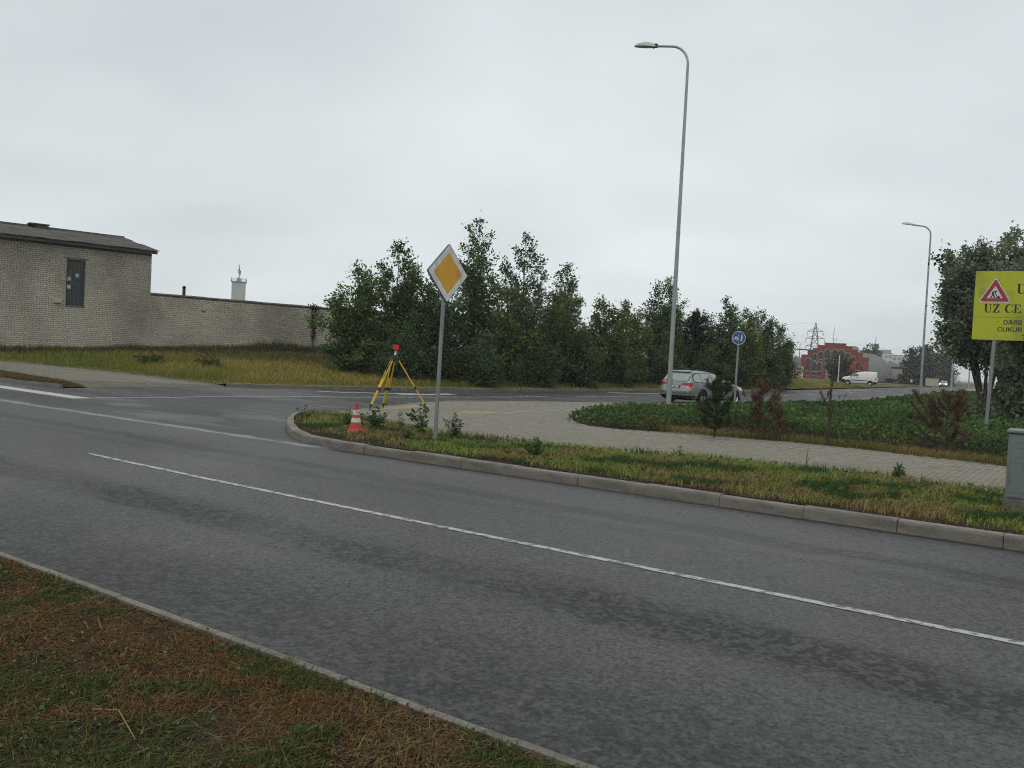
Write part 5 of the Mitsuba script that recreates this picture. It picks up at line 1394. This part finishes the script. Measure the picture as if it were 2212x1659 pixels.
for k, (x, y, h, w, lb) in enumerate(((-5.2, 39.6, 2.6, 1.5, "dark leafy undergrowth bush behind the tripod head"), (-1.4, 41.6, 2.4, 1.5, "dark undergrowth bush behind the sign post"), (1.4, 45.2, 2.6, 1.6, "low undergrowth bush right of the sign post"), (6.6, 53.0, 2.6, 1.7, "low undergrowth bush at the kerb near the tall lamp"), (9.9, 57.0, 2.6, 1.7, "low undergrowth bush behind the tall lamp foot"), (13.9, 61.6, 2.9, 1.8, "low undergrowth bush behind the silver car"), (17.4, 66.0, 2.6, 1.6, "low undergrowth bush right of the silver car"), (21.9, 73.4, 2.6, 1.8, "low undergrowth bush at the right end of the belt"))):
    leafy_tree("shrub", lb, (x, y, zm(x, y) - .05), h, w, 4200, 160 + k, .13, 6, GREENS["b"], "shrub", "undergrowth shrubs of the roadside belt", low=.02, spread=.7)

BIG = [((25.4, 46.0, .1), 8.15, 3.7, 46000, "big dark tree left of the lime yellow board"), ((29.2, 46.0, .1), 9.1, 3.4, 24000, "tallest dark tree at the right edge behind the lime yellow board"), ((22.6, 36.5, .1), 6.4, 2.8, 26000, "dark leafy tree directly behind the lime yellow board"), ((18.75, 30.0, .1), 4.6, 2.35, 22000, "dark leafy shrub behind the board post at the right edge")]
for k, (p, h, w, n, lb) in enumerate(BIG):
    leafy_tree("big_tree", lb, p, h, w, n, 200 + k, .19, 8 if k == 0 else 6, ((.070, .090, .062), (.255, .300, .195)), group="big dark trees at the right", spire=.38, spread=.55, low=(.36, .22, .14, .02)[k], hmin=(.80, .7, .66, .6)[k])
FAR = [((41.5, 108.5, .3), 0, 0, 0, "")]
for k, (x, y, h, w, lb) in enumerate(((57.4, 151, 4.5, 2.7, "rounded dark bush in front of the red brick hall"), (84, 178, 0, 0, ""))):
    if h:
        leafy_tree("round_bush", lb, (x, y, .6), h - .6, w, 4200, 230 + k, .30, 5, ((.030, .046, .026), (.075, .10, .048)), "bush", low=.02, spread=.6, spire=.6)
for k, (x, y, h, w, lb) in enumerate(((96.5, 208, 8.0, 4.2, "dark hazy tree just right of the box truck"), (101.5, 212, 9.0, 4.4, "hazy tree above the cream hut"), (106, 222, 8.6, 4.4, "hazy tree behind the oncoming car"), (112.5, 232, 9.6, 4.6, "far hazy tree beyond the end of the road"), (122, 244, 10.0, 5.0, "farthest hazy tree at the road's end"), (93.5, 228, 7.6, 3.8, "hazy tree behind the box truck"), (99, 238, 9.4, 4.6, "taller hazy tree behind the annex"), (131, 262, 11.0, 5.4, "hazy tree seen under the big dark trees"), (89.5, 196.0, 3.0, 1.6, "hazy low bush beside the parked dark cars"), (95.2, 199.5, 3.8, 2.0, "hazy low bush left of the cream hut"))):
    leafy_tree("far_tree", lb, (x, y, .0), h, w, 4200, 250 + k, .46, 5, ((.030, .044, .030), (.075, .096, .058)), group="hazy trees at the end of the side road", low=.03, spread=.6, spire=.6)


for k, (x, y, h, w, lb) in enumerate(((-16.3, 38.6, .55, .9, "dark low weed clump standing in the middle of the meadow"), (-13.6, 38.9, .45, .8, "second dark weed clump in the meadow, right of the first"))):
    leafy_tree("weed_clump", lb, (x, y, zm(x, y) - .03), h * .6, w * .8, 420, 280 + k, .12, 8, ((.03, .045, .02), (.075, .095, .04)), "weed", low=.02, spread=.9, spire=.5)


# pines: a trunk with whorls of rising branches and radiating needles
def pine(name, label, base, H, Rm, seed, cols, nneed=9000, nl=.085, nw=.006, bare=0.0, cat="tree", group=None, whorls=6, up=35, tipn=1.0):
    r = np.random.default_rng(seed)
    t = thing(name, label, cat, group)
    b = V3(*base)
    wood = [tube([b, b + V3(r.normal(0, .03), r.normal(0, .03), H * .5), b + V3(r.normal(0, .04), r.normal(0, .04), H)], [.014 * H + .008, .009 * H, .006], 7)]
    segs = [(b + V3(0, 0, H * .82), b + V3(0, 0, H * 1.0), 1.0)]
    for k in range(whorls):
        z = H * (.10 + .78 * k / max(1, whorls - 1))
        prof = np.interp(k / max(1, whorls - 1), [0, .3, .7, 1], [.85, 1.0, .62, .30])
        for q in range(r.integers(4, 7)):
            az = r.uniform(0, 2 * math.pi); L = Rm * prof * r.uniform(.6, 1.15); el = math.radians(up + 18 * k / whorls + r.normal(0, 8))
            p0 = b + V3(0, 0, z + r.normal(0, .03)); d = V3(math.cos(az) * math.cos(el), math.sin(az) * math.cos(el), math.sin(el))
            pm = p0 + d * L * .55; p1 = pm + nrm(d + V3(0, 0, .55)) * L * .5
            wood.append(tube([p0, pm, p1], [.004 + .007 * L, .005, .003], 5, False))
            if r.random() > bare:
                segs += [(p0 + (pm - p0) * .35, pm, L), (pm, p1, L)]
                for e in range(2):
                    q0 = pm + (p1 - pm) * r.uniform(-.3, .5); dd = nrm(d + r.normal(0, .5, 3)); q1 = q0 + dd * L * .3
                    wood.append(tube([q0, q1], [.005, .003], 4, False)); segs.append((q0, q1, L * .6))
            elif r.random() < tipn:
                segs.append((p1 - (p1 - pm) * .35, p1, L * .4))
    w = np.array([np.linalg.norm(q - p) for p, q, L in segs]); cnt = np.maximum(8, (nneed * w / w.sum())).astype(int)
    P, D, C = [], [], []
    c0, c1 = np.array(cols[0]), np.array(cols[1])
    for (p, q, L), m in zip(segs, cnt):
        u = r.random((m, 1)); ax = nrm(q - p)
        d = r.normal(size=(m, 3)); d = d - (d @ ax)[:, None] * ax; d /= np.linalg.norm(d, axis=1, keepdims=True) + 1e-9
        D.append(d * .8 + ax * r.uniform(.35, .9, (m, 1))); P.append(p + (q - p) * u)
        C.append(c0 + (c1 - c0) * np.clip(r.normal(.5, .18) + r.normal(0, .25, (m, 1)), 0, 1))
    P, D, C = np.vstack(P), np.vstack(D), np.vstack(C)
    D /= np.linalg.norm(D, axis=1, keepdims=True)
    s = np.cross(D, r.normal(size=D.shape)); s /= np.linalg.norm(s, axis=1, keepdims=True) + 1e-9
    ln = nl * r.uniform(.7, 1.2, (len(P), 1))
    v = np.stack([P - s * nw / 2, P + s * nw / 2, P + D * ln], 1).reshape(-1, 3)
    part(t, "trunk", join(wood), "bark")
    part(t, "needles", (v, np.arange(len(v)).reshape(-1, 3)), "needle", color=np.repeat(C, 3, 0))
    return t


GP = ((.030, .042, .024), (.088, .105, .054)); BP = ((.085, .057, .040), (.20, .135, .092))
pine("young_pine", "small living dark green pine in front of the silver car", (4.60, 19.2, .10), 1.58, .60, 301, GP, 10500, .11, .008, group="young planted pines", whorls=7)
pine("young_pine", "brown dying pine just right of the green pine", (5.75, 19.55, .10), 1.32, .66, 302, BP, 9000, .095, .008, .18, group="young planted pines", whorls=6)
pine("young_pine", "nearly bare brown pine skeleton in the middle of the planting", (7.08, 18.95, .10), 1.45, .60, 303, BP, 2100, .05, .007, .80, group="young planted pines", whorls=5, up=44, tipn=.8)
pine("young_pine", "broad red-brown dead pine left of the board post", (9.25, 18.1, .10), 1.28, .98, 304, ((.078, .052, .042), (.18, .122, .096)), 13000, .095, .008, .05, group="young planted pines", whorls=6, up=20)
pine("young_pine", "tiny brown pine top further back behind the broad dead pine", (13.5, 27.5, .12), .78, .34, 305, BP, 1300, .07, .008, .2, group="young planted pines", whorls=4)
pine("young_pine", "small brown pine stub left of the bare skeleton, farther back", (7.95, 23.3, .12), .62, .20, 306, BP, 700, .06, .008, .3, group="young planted pines", whorls=3)
pine("young_pine", "low brown pine right behind the brown dying pine", (6.25, 19.9, .10), .62, .50, 307, BP, 2600, .08, .007, .2, group="young planted pines", whorls=4)
pine("tall_pine", "dark conical pine in the tree belt behind the tall lamp pole", (13.3, 63.0, zm(13.3, 63) - .05), 5.6, 1.7, 308, ((.018, .030, .022), (.055, .078, .052)), 30000, .24, .024, group=None, whorls=13, up=38)


# blades and ground cover
def scatter(poly, n, r, keep=None):
    x0, y0, x1, y1 = poly.bounds
    out = []
    got = 0
    while got < n:
        q = np.c_[r.uniform(x0, x1, n * 2), r.uniform(y0, y1, n * 2)]
        q = q[shapely.contains_xy(poly, q[:, 0], q[:, 1])]
        if keep is not None:
            q = q[r.random(len(q)) < keep(q[:, 0], q[:, 1])]
        out.append(q); got += len(q)
    return np.vstack(out)[:n]


def blades(p, z, h, w, col, r, lean=.35, flat=0.0):
    """Two-piece bent grass blades."""
    n = len(p)
    h = np.broadcast_to(h, (n,)) * r.uniform(.5, 1.3, n)
    az = r.uniform(0, 2 * np.pi, n); d = np.c_[np.cos(az), np.sin(az), np.zeros(n)]
    s = np.c_[-np.sin(az + .6), np.cos(az + .6), np.zeros(n)] * (np.broadcast_to(w, (n,)) * r.uniform(.7, 1.3, n))[:, None] / 2
    le = np.abs(r.normal(lean, lean * .5, n))[:, None]
    up = np.array([0, 0, 1.0]) * (1 - flat)
    b = np.c_[p, z]
    m = b + (up + d * le * .5) * h[:, None] * .55
    t = b + (up * (1 - .35 * np.clip(le, 0, 1.5)) + d * le * 1.15) * h[:, None]
    t[:, 2] = np.maximum(t[:, 2], b[:, 2] + .004)
    v = np.stack([b - s, b + s, m - s * .75, m + s * .75, t], 1).reshape(-1, 3)
    f = (np.array([[0, 1, 3], [0, 3, 2], [2, 3, 4]])[None] + (np.arange(n) * 5)[:, None, None]).reshape(-1, 3)
    return (v, f), np.repeat(np.clip(col, .004, 1), 5, 0)


def stuff(name, mesh, m, label, color, cat="grass"):
    color = np.clip(color * {'verge_grass': 1.3, 'verge_weeds': 1.4, 'dry_grass': 1.08, 'straw_litter': 1.12, 'fringe_grass': 1.25, 'ground_cover': 1.12}.get(name, 1.0), 0, .6)
    k = numbered(name); put(k, mesh, m, color=color); tag(k, label, cat, None, "stuff"); return k


def fb2(x, y, sc, seed, o=3): return meshkit.fbm(np.stack([x * sc, y * sc, x * 0], -1), o, seed)


def lerp_cols(t, *cols):
    cols = np.array(cols, float); k = np.clip(t, 0, .9999) * (len(cols) - 1); i = k.astype(int)
    return cols[i] + (cols[i + 1] - cols[i]) * (k - i)[:, None]


r = np.random.default_rng(41)
# foreground: thin dry thatch, rusty moss, green tufts
FV = fore_near.intersection(Polygon([tuple(sn(s, n)) for s, n in ((2.5, 2.96), (-13, 2.96), (-13, -2), (2.5, 1.2))]))
dist_keep = lambda x, y: np.clip(4.5 / np.hypot(x, y), .15, 1)


def fore_cols(p, tone):
    g1 = fb2(p[:, 0], p[:, 1], 1.1, 71, 4); g2 = fb2(p[:, 0], p[:, 1], 4.0, 72)
    rusty = np.clip((fb2(p[:, 0], p[:, 1], .8, 73) + .4 * (g2 - .5) - .40) * 4, 0, 1)[:, None]
    edge = np.clip((p @ RN - 1.0) / 1.6, 0, 1)
    dry = lerp_cols(tone, (.040, .026, .015), (.115, .070, .032), (.20, .135, .060), (.30, .22, .11), (.09, .05, .026))
    rust = lerp_cols(tone, (.062, .032, .016), (.150, .078, .030), (.225, .130, .052), (.105, .052, .024))
    grn = lerp_cols(tone, (.024, .042, .014), (.060, .088, .026), (.11, .14, .045), (.045, .07, .03))
    k = rusty * (.18 + .5 * edge[:, None])
    col = dry * (1 - k) + rust * k
    isg = ((g1 + .75 * (g2 - .5) - .05 * edge) > .452) & (np.random.default_rng(9).random(len(p)) < .8)
    return np.where(isg[:, None], grn, col), isg, g1


p = scatter(FV, 105000, r, lambda x, y: dist_keep(x, y) * np.clip(.25 + 2.2 * (fb2(x, y, 2.6, 74) - .28), .10, 1))
tone = r.random(len(p))
col, isg, g1 = fore_cols(p, tone)
hh = np.where(isg, .050, .040) * (.5 + 1.1 * fb2(p[:, 0], p[:, 1], 5.0, 75))
m, c = blades(p, fore_z(p[:, 0], p[:, 1]) - .003, hh, np.where(isg, .0055, .0045), col, r, 1.05)
stuff("dry_grass", m, "blade", "dry rusty brown grass with green tufts in the foreground", c)
p = scatter(FV, 90000, r, dist_keep)
tone = r.random(len(p))
col, isg, g1 = fore_cols(p, tone)
pale = r.random(len(p)) < .07
col = np.where(pale[:, None], lerp_cols(tone, (.22, .17, .09), (.36, .29, .16)), col * .85)
m, c = blades(p, fore_z(p[:, 0], p[:, 1]) + r.uniform(0, .012, len(p)), .055, .0042, col, r, 1.6, .80)
stuff("straw_litter", m, "blade", "matted dead grass and straw lying on the foreground verge", c)
p = scatter(FV, 12000, r, lambda x, y: dist_keep(x, y) * np.clip(.15 + 3 * (fb2(x, y, 1.6, 76) - .42), .06, 1))
P3 = np.c_[p, fore_z(p[:, 0], p[:, 1]) + r.uniform(.006, .04, len(p))]
v, f = leaf_quads(P3, .022, r, .1, .8)
lc = lerp_cols(r.random(len(p)), (.04, .075, .026), (.075, .115, .045), (.12, .15, .07), (.16, .10, .05), (.07, .035, .022), (.25, .20, .14))
stuff("fallen_leaves", (v, f), "blade", "small weed leaves and litter scattered over the foreground verge", np.repeat(lc, 4, 0), "leaves")
ST = np.array([V3(-1.75, 3.67, .035), V3(-1.62, 3.64, .05), V3(-1.45, 3.42, .03)])
solo("straw_stalk", tube(ST, .0026, 5), "straw", "long pale bent straw stalk lying on the foreground verge", "straw")
scene["straw"] = tw({"type": "diffuse", "reflectance": {"type": "rgb", "value": [.30, .23, .11]}})


def rosette(label, x, y, n, ln, seed, cc=(.065, .10, .06)):
    q = np.random.default_rng(seed)
    t = thing("broadleaf_weed", label, "weed", "broad leaved weeds in the foreground verge")
    z = float(fore_z(np.array([x]), np.array([y]))[0])
    for k in range(n):
        a = k * 2.4 + q.normal(0, .3); el = q.uniform(.25, .8); L = ln * q.uniform(.7, 1.2)
        d = V3(math.cos(a) * math.cos(el), math.sin(a) * math.cos(el), math.sin(el)); s = V3(-math.sin(a), math.cos(a), 0)
        us = np.linspace(0, 1, 6)
        wd = L * .34 * np.sin(np.pi * np.clip(us * .9 + .06, 0, 1)) ** .7
        mid = V3(x, y, z) + us[:, None] * d * L + np.c_[us * 0, us * 0, -.25 * L * us ** 2]
        v = np.vstack([mid + s * wd[:, None] + V3(0, 0, .25) * wd[:, None], mid, mid - s * wd[:, None] + V3(0, 0, .25) * wd[:, None]])
        i = np.arange(5)
        f = np.vstack([np.stack([i, i + 6, i + 7], 1), np.stack([i, i + 7, i + 1], 1), np.stack([i + 6, i + 12, i + 13], 1), np.stack([i + 6, i + 13, i + 7], 1)])
        part(t, "leaf", (v, f), "leaf", smooth=True, color=np.tile(np.array(cc) * q.uniform(.7, 1.25), (18, 1)))


rosette("pale green broad leaf in the middle of the foreground verge", -1.32, 3.13, 3, .06, 1, (.10, .15, .10))
rosette("cluster of broad grey-green leaves at the bottom left", -1.30, 2.60, 7, .085, 2)
rosette("large grey-green leaf by the yellow flowers in the bottom left corner", -1.66, 2.67, 6, .11, 3, (.07, .11, .075))
rosette("small green leaf near the kerb in the right part of the verge", -.84, 3.55, 4, .05, 4, (.075, .11, .06))
rosette("dark green leaf tuft at the bottom middle of the verge", -.55, 2.75, 8, .06, 5, (.035, .06, .025))
for k, (x, y, s) in enumerate(((-1.72, 2.79, 1.2), (-1.60, 2.77, .9), (-1.56, 2.76, 1.0), (-1.45, 2.81, .7))):
    fl_ = thing("yellow_flower", ("leftmost and largest yellow flower in the bottom left corner", "second yellow flower from the left in the bottom left corner", "third yellow flower from the left in the bottom left corner", "rightmost and smallest yellow flower in the bottom left corner")[k], "flower", "yellow flowers in the bottom left corner")
    zz = .075
    part(fl_, "stem", tube([(x, y, .0), (x + .005, y, zz)], .002, 4), "straw")
    q = np.random.default_rng(60 + k)
    a = np.linspace(0, 2 * np.pi, 13)[:-1]
    v = np.vstack([[x + .005, y, zz]] + [[x + .005 + math.cos(t_) * .017 * s * q.uniform(.8, 1.1), y + math.sin(t_) * .017 * s, zz + q.uniform(-.002, .008)] for t_ in a])
    part(fl_, "petals", (v, np.array([[0, 1 + i, 1 + (i + 1) % 12] for i in range(12)])), "petal_yellow")
mat("petal_yellow", (.70, .40, .01), .6)

# kerbside verge: rough grass, bare patches, taller along the pavement
VV = verge_poly.intersection(sbox(-6, 4, 14, 22))
edge_c = LineString(corner)
ke = lambda x, y: np.clip((shapely.distance(shapely.points(x, y), edge_c) - .22) / .35, .04, 1) * np.clip(11 / np.hypot(x, y), .3, 1) * np.where(((x + 2.1) / 1.5) ** 2 + ((y - 15.6) / .9) ** 2 < 1, .45, 1)
p = scatter(VV, 95000, r, ke)
g1 = fb2(p[:, 0], p[:, 1], .9, 81, 4); g2 = fb2(p[:, 0], p[:, 1], 3.0, 82)
tone = r.random(len(p))
fresh = lerp_cols(tone, (.085, .125, .024), (.165, .215, .045), (.26, .295, .080))
dryc = lerp_cols(tone, (.11, .085, .034), (.21, .165, .066), (.32, .26, .12))
dk = lerp_cols(tone, (.030, .058, .020), (.058, .105, .036))
td = np.clip((g1 + .5 * (g2 - .5) - .50) * 5 + .32, 0, 1)[:, None]
td = np.maximum(td, (((p[:, 0] + 2.1) / 1.5) ** 2 + ((p[:, 1] - 15.6) / .9) ** 2 < 1)[:, None] * .75)
col = fresh * (1 - td) + dryc * td
dkm = (fb2(p[:, 0], p[:, 1], 1.7, 83) > .60)
col = np.where(dkm[:, None], dk, col)
dd = shapely.distance(shapely.points(p[:, 0], p[:, 1]), plaza_poly)
hh = np.where(dd < .35, .16, .085) * (.7 + .6 * g2)
m, c = blades(p, verge_z(p[:, 0], p[:, 1]) - .005, hh, .008, col, r, .6)
stuff("verge_grass", m, "blade", "rough green and yellowing grass between kerb and pavement", c)
p = scatter(VV, 3600, r, ke)
P3 = np.c_[p, verge_z(p[:, 0], p[:, 1]) + r.uniform(.02, .09, len(p))]
v, f = leaf_quads(P3, .055, r, -.2, .6)
stuff("verge_weeds", (v, f), "leaf", "small leafy weeds mixed into the verge grass", np.repeat(lerp_cols(r.random(len(p)), (.025, .05, .02), (.06, .09, .03), (.11, .12, .05)), 4, 0), "weeds")

# planting bed: leafy ground cover, with a dry grass fringe along the path
bed = planting_poly.intersection(Polygon([(1.5, 21), (4, 20), (20, 5), (45, 40), (60, 90), (50, 97), (0, 35)]))
fr_line = LineString([(1.7, 21.6), (2.6, 20.75), (4.37, 20.2), (6.35, 19.5), (7.2, 18.9), (8.2, 17.85), (9.4, 16.5), (14.0, 12.9), (24, 5.9)])
fd = lambda x, y: shapely.distance(shapely.points(x, y), fr_line)
kb = lambda x, y: np.clip(20 / np.hypot(x, y), .02, 1) ** 1.7 * np.where((fd(x, y) < .55 + .45 * fb2(x, y, .8, 93)) & (x > 3.8), .05, 1)
p = scatter(bed, 115000, r, lambda x, y: kb(x, y) * np.clip(.25 + 3.0 * (fb2(x, y, 1.1, 98) - .36), .12, 1))
hh = .10 + .26 * fb2(p[:, 0], p[:, 1], .55, 91) + .10 * fb2(p[:, 0], p[:, 1], 2.2, 92)
ed = shapely.distance(shapely.points(p[:, 0], p[:, 1]), planting_poly.exterior)
hh = hh * np.clip(.5 + ed * 2.2, .4, 1)
P3 = np.c_[p, plant_z(p[:, 0], p[:, 1]) + hh * r.beta(2.4, 1.1, len(p))]
ls = np.clip(.072 * np.hypot(p[:, 0], p[:, 1]) / 20, .07, .30)
v, f = leaf_quads(P3, ls, r, -.1, .75)
gt_ = np.clip(fb2(p[:, 0], p[:, 1], .5, 95) * 1.5 - .35 + r.normal(0, .2, len(p)), 0, 1)
lc = lerp_cols(gt_, (.040, .068, .028), (.075, .135, .046), (.135, .205, .068))
drym = (fb2(p[:, 0], p[:, 1], .8, 96) > .60) & (p[:, 1] < 22) & (r.random(len(p)) < .35)
lc = np.where(drym[:, None], lerp_cols(r.random(len(p)), (.06, .04, .024), (.11, .07, .04)), lc)
stuff("ground_cover", (v, f), "leaf", "dense dark green leafy ground cover planted between the two roads", np.repeat(lc, 4, 0), "ground cover")
zone = planting_poly.intersection(fr_line.buffer(1.15)).intersection(sbox(3.6, 4, 16, 22))
p = scatter(zone, 15000, r, lambda x, y: np.exp(-(fd(x, y) / .55) ** 2))
tone = r.random(len(p)); gm = np.clip(fb2(p[:, 0], p[:, 1], 1.2, 97) * 2 - .6, 0, 1)[:, None]
col = lerp_cols(tone, (.11, .085, .034), (.22, .17, .07), (.32, .26, .13)) * (1 - gm * .7) + lerp_cols(tone, (.05, .07, .02), (.10, .12, .03)) * gm * .7
m, c = blades(p, plant_z(p[:, 0], p[:, 1]), .17, .007, col, r, .5)
stuff("fringe_grass", m, "blade", "yellow dry grass fringe along the paved path", c)

# meadow
mz = md_near.intersection(Polygon([(-40, 30), (-11, 30), (3, 42), (26, 70), (48, 110), (46, 124), (16, 84), (0, 62), (-10, 58), (-30, 50), (-40, 50)]))
p = scatter(mz, 130000, r, lambda x, y: np.clip(38 / np.hypot(x, y), .12, 1) ** 1.5)
g1 = fb2(p[:, 0], p[:, 1], .16, 111, 4); g2 = fb2(p[:, 0], p[:, 1], .7, 112)
dm_ = shapely.distance(shapely.points(p[:, 0], p[:, 1]), meadow_line)
sc_ = np.clip(np.hypot(p[:, 0], p[:, 1]) / 40, 1, 2.6)
wall_d = np.abs((p - C0) @ FN)
tone = r.random(len(p))
gr_ = lerp_cols(tone, (.095, .112, .020), (.180, .198, .040), (.27, .275, .070))
yl = lerp_cols(tone, (.180, .148, .036), (.31, .255, .068), (.43, .36, .12))
dkc = lerp_cols(tone, (.045, .044, .020), (.095, .088, .038), (.15, .125, .056))
ty = np.clip((g1 + .45 * (g2 - .5) - .5) * 5 + .35 - .25 * np.clip(dm_ / 7 - .4, 0, 1), 0, 1)[:, None]
ty = np.where((dm_ < 1.0)[:, None], ty * .4, ty)
col = gr_ * (1 - ty) + yl * ty
tdk = np.clip((dm_ - 6.5 + 2.5 * (g2 - .5)) / 3.0, 0, 1)[:, None] * np.clip(1.2 - (p[:, :1] + 4) / 12, 0, 1) * .85
col = col * (1 - tdk) + dkc * tdk
hm = np.where(dm_ < .7, .12, .27) * (.6 + .9 * g2)
m, c = blades(p, zmeadow(p[:, 0], p[:, 1]) - .02, hm, .017 * sc_, col, r, .4)
stuff("meadow_grass", m, "blade", "tall green and straw coloured meadow grass on the bank", c)
wl_zone = Polygon([tuple(C0 + FN * .15 - FU * -9.5), tuple(C0 + FN * .15 - FU * 11), tuple(C0 + FN * 2.2 - FU * 11), tuple(C0 + FN * 2.2 - FU * -9.5)])
p = scatter(wl_zone.intersection(md_near), 9000, r)
tone = r.random(len(p))
hw = .18 + .55 * fb2(p[:, 0], p[:, 1], .45, 121)
m, c = blades(p, zmeadow(p[:, 0], p[:, 1]) - .02, hw, .022, lerp_cols(tone, (.035, .044, .020), (.068, .078, .032), (.115, .096, .05)), r, .35)
stuff("wall_weeds", m, "blade", "dark tall weeds growing along the foot of the brick wall", c, "weeds")
p = scatter(strip_poly.intersection(sbox(-32, 24, -12, 44)), 5200, r)
m, c = blades(p, zstrip(p[:, 0], p[:, 1]) - .005, .10, .014, lerp_cols(r.random(len(p)), (.10, .09, .03), (.20, .15, .05), (.14, .08, .04)), r, .6)
stuff("strip_grass", m, "blade", "dry grass on the thin strip between road and left pavement", c)


# single weeds standing on the verge
def weed(label, x, y, H, seed, n=60, ls=.05, cols=((.045, .082, .034), (.115, .170, .068)), stems=3, rad=.12, zf=verge_z):
    q = np.random.default_rng(seed)
    t = thing("tall_weed", label, "weed", "weeds along the verge")
    z = float(zf(np.array([x]), np.array([y]))[0]) - .01
    st_, P, ax = [], [], []
    for k in range(stems):
        a = q.uniform(0, 6.28); h = H * (1 if k == 0 else q.uniform(.5, .85)); top = V3(x + math.cos(a) * rad * (k > 0) * q.uniform(.6, 1.3), y + math.sin(a) * rad * (k > 0), z + h)
        b = V3(x, y, z) + q.normal(0, .015, 3) * V3(1, 1, 0)
        st_.append(tube([b, (b + top) / 2 + q.normal(0, .012, 3), top], [.006, .005, .0025], 5))
        m = int(n * h / H)
        u = q.uniform(.08, 1, m)[:, None]
        aa = q.uniform(0, 6.28, m); d = np.c_[np.cos(aa), np.sin(aa), q.uniform(.1, .8, m)]
        P.append(b + (top - b) * u + d * .012); ax.append(d * 2.2 * np.interp(u, [0, 1], [1, .6]))
    P, ax = np.vstack(P), np.vstack(ax)
    v, f = leaf_quads(P, ls, q, 0, .42, axis=ax)
    part(t, "stem", join(st_), "weed_stem")
    part(t, "leaves", (v, f), "leaf", color=np.repeat(lerp_cols(q.random(len(P)), *cols), 4, 0))


scene["weed_stem"] = tw({"type": "diffuse", "reflectance": {"type": "rgb", "value": [.07, .085, .04]}})
weed("leafy weed clump right behind the traffic cone", -2.62, 16.6, .42, 1, 34, .10, stems=9, rad=.30)
weed("leafy weed clump left behind the traffic cone", -3.2, 16.9, .34, 2, 26, .09, stems=7, rad=.28)
weed("thin weed between the cone and the pointed weed", -2.16, 16.75, .40, 3, 34, .05, stems=2)
weed("pointed leafy weed halfway between cone and sign post", -1.66, 16.2, .55, 4, 48, .10, stems=4, rad=.20)
weed("feathery weed just right of the sign post", -1.02, 15.9, .45, 5, 70, .05, stems=7, rad=.2, cols=((.04, .06, .035), (.09, .11, .07)))
weed("dark leafy weed low in front of the sign post", -1.75, 14.75, .17, 6, 60, .06, stems=4, rad=.1)
weed("dark leafy weed in the verge right of the sign post", .42, 13.2, .30, 7, 90, .05, stems=6, rad=.18)
weed("thistle-like weed at the pavement edge near the cabinet", 5.95, 13.0, .24, 8, 44, .085, stems=3, rad=.1)
weed("thin seedy stalk at the pavement edge left of the thistle", 4.75, 13.55, .42, 9, 16, .03, stems=2, rad=.1)
weed("thin weed at the pavement edge in the middle of the verge", 2.9, 14.45, .22, 10, 26, .04, stems=3, rad=.1)
weed("small weed at the left tip of the verge", -4.35, 18.1, .30, 11, 40, .04, stems=6, rad=.25, cols=((.05, .065, .03), (.10, .11, .05)))
vw = V3(C0[0], C0[1], 0) - V3(*FU, 0) * 9.55 + V3(*FN, 0) * .08
q = np.random.default_rng(77)
vt = thing("wall_vine", "dark vine hanging down the brick wall near the trees", "vine")
part(vt, "stem", tube([vw + V3(0, 0, 1.6), vw + V3(.03, 0, 2.6), vw + V3(-.02, 0, 3.6), vw + V3(0, 0, 4.15)], .035, 6), "bark")
u = q.random(520); P = vw + np.c_[q.normal(0, .07, 520) + .05 * np.sin(u * 9), q.normal(0, .05, 520) - .03, 2.0 + u ** .7 * 2.2]
P2 = vw + np.c_[q.normal(-.12, .22, 200), q.normal(0, .08, 200), q.normal(4.05, .09, 200)]
P = np.vstack([P, P2])
v, f = leaf_quads(P, .10, q, .2)
part(vt, "leaves", (v, f), "leaf", color=np.repeat(lerp_cols(q.random(len(P)), (.016, .022, .012), (.04, .05, .022)), 4, 0))

# ------------------------------------------------------------------ haze
scene["air"] = {"type": "homogeneous", "albedo": {"type": "rgb", "value": [.95, .95, .95]}, "sigma_t": 0.00045}
scene["haze"] = {"type": "cube", "to_world": T().translate([0, 0, 14.0]).scale([1700, 1700, 15.5]), "bsdf": {"type": "null"}, "interior": {"type": "ref", "id": "air"}}
tag("haze", "thin grey haze filling the air over the whole place", "haze", None, "stuff")
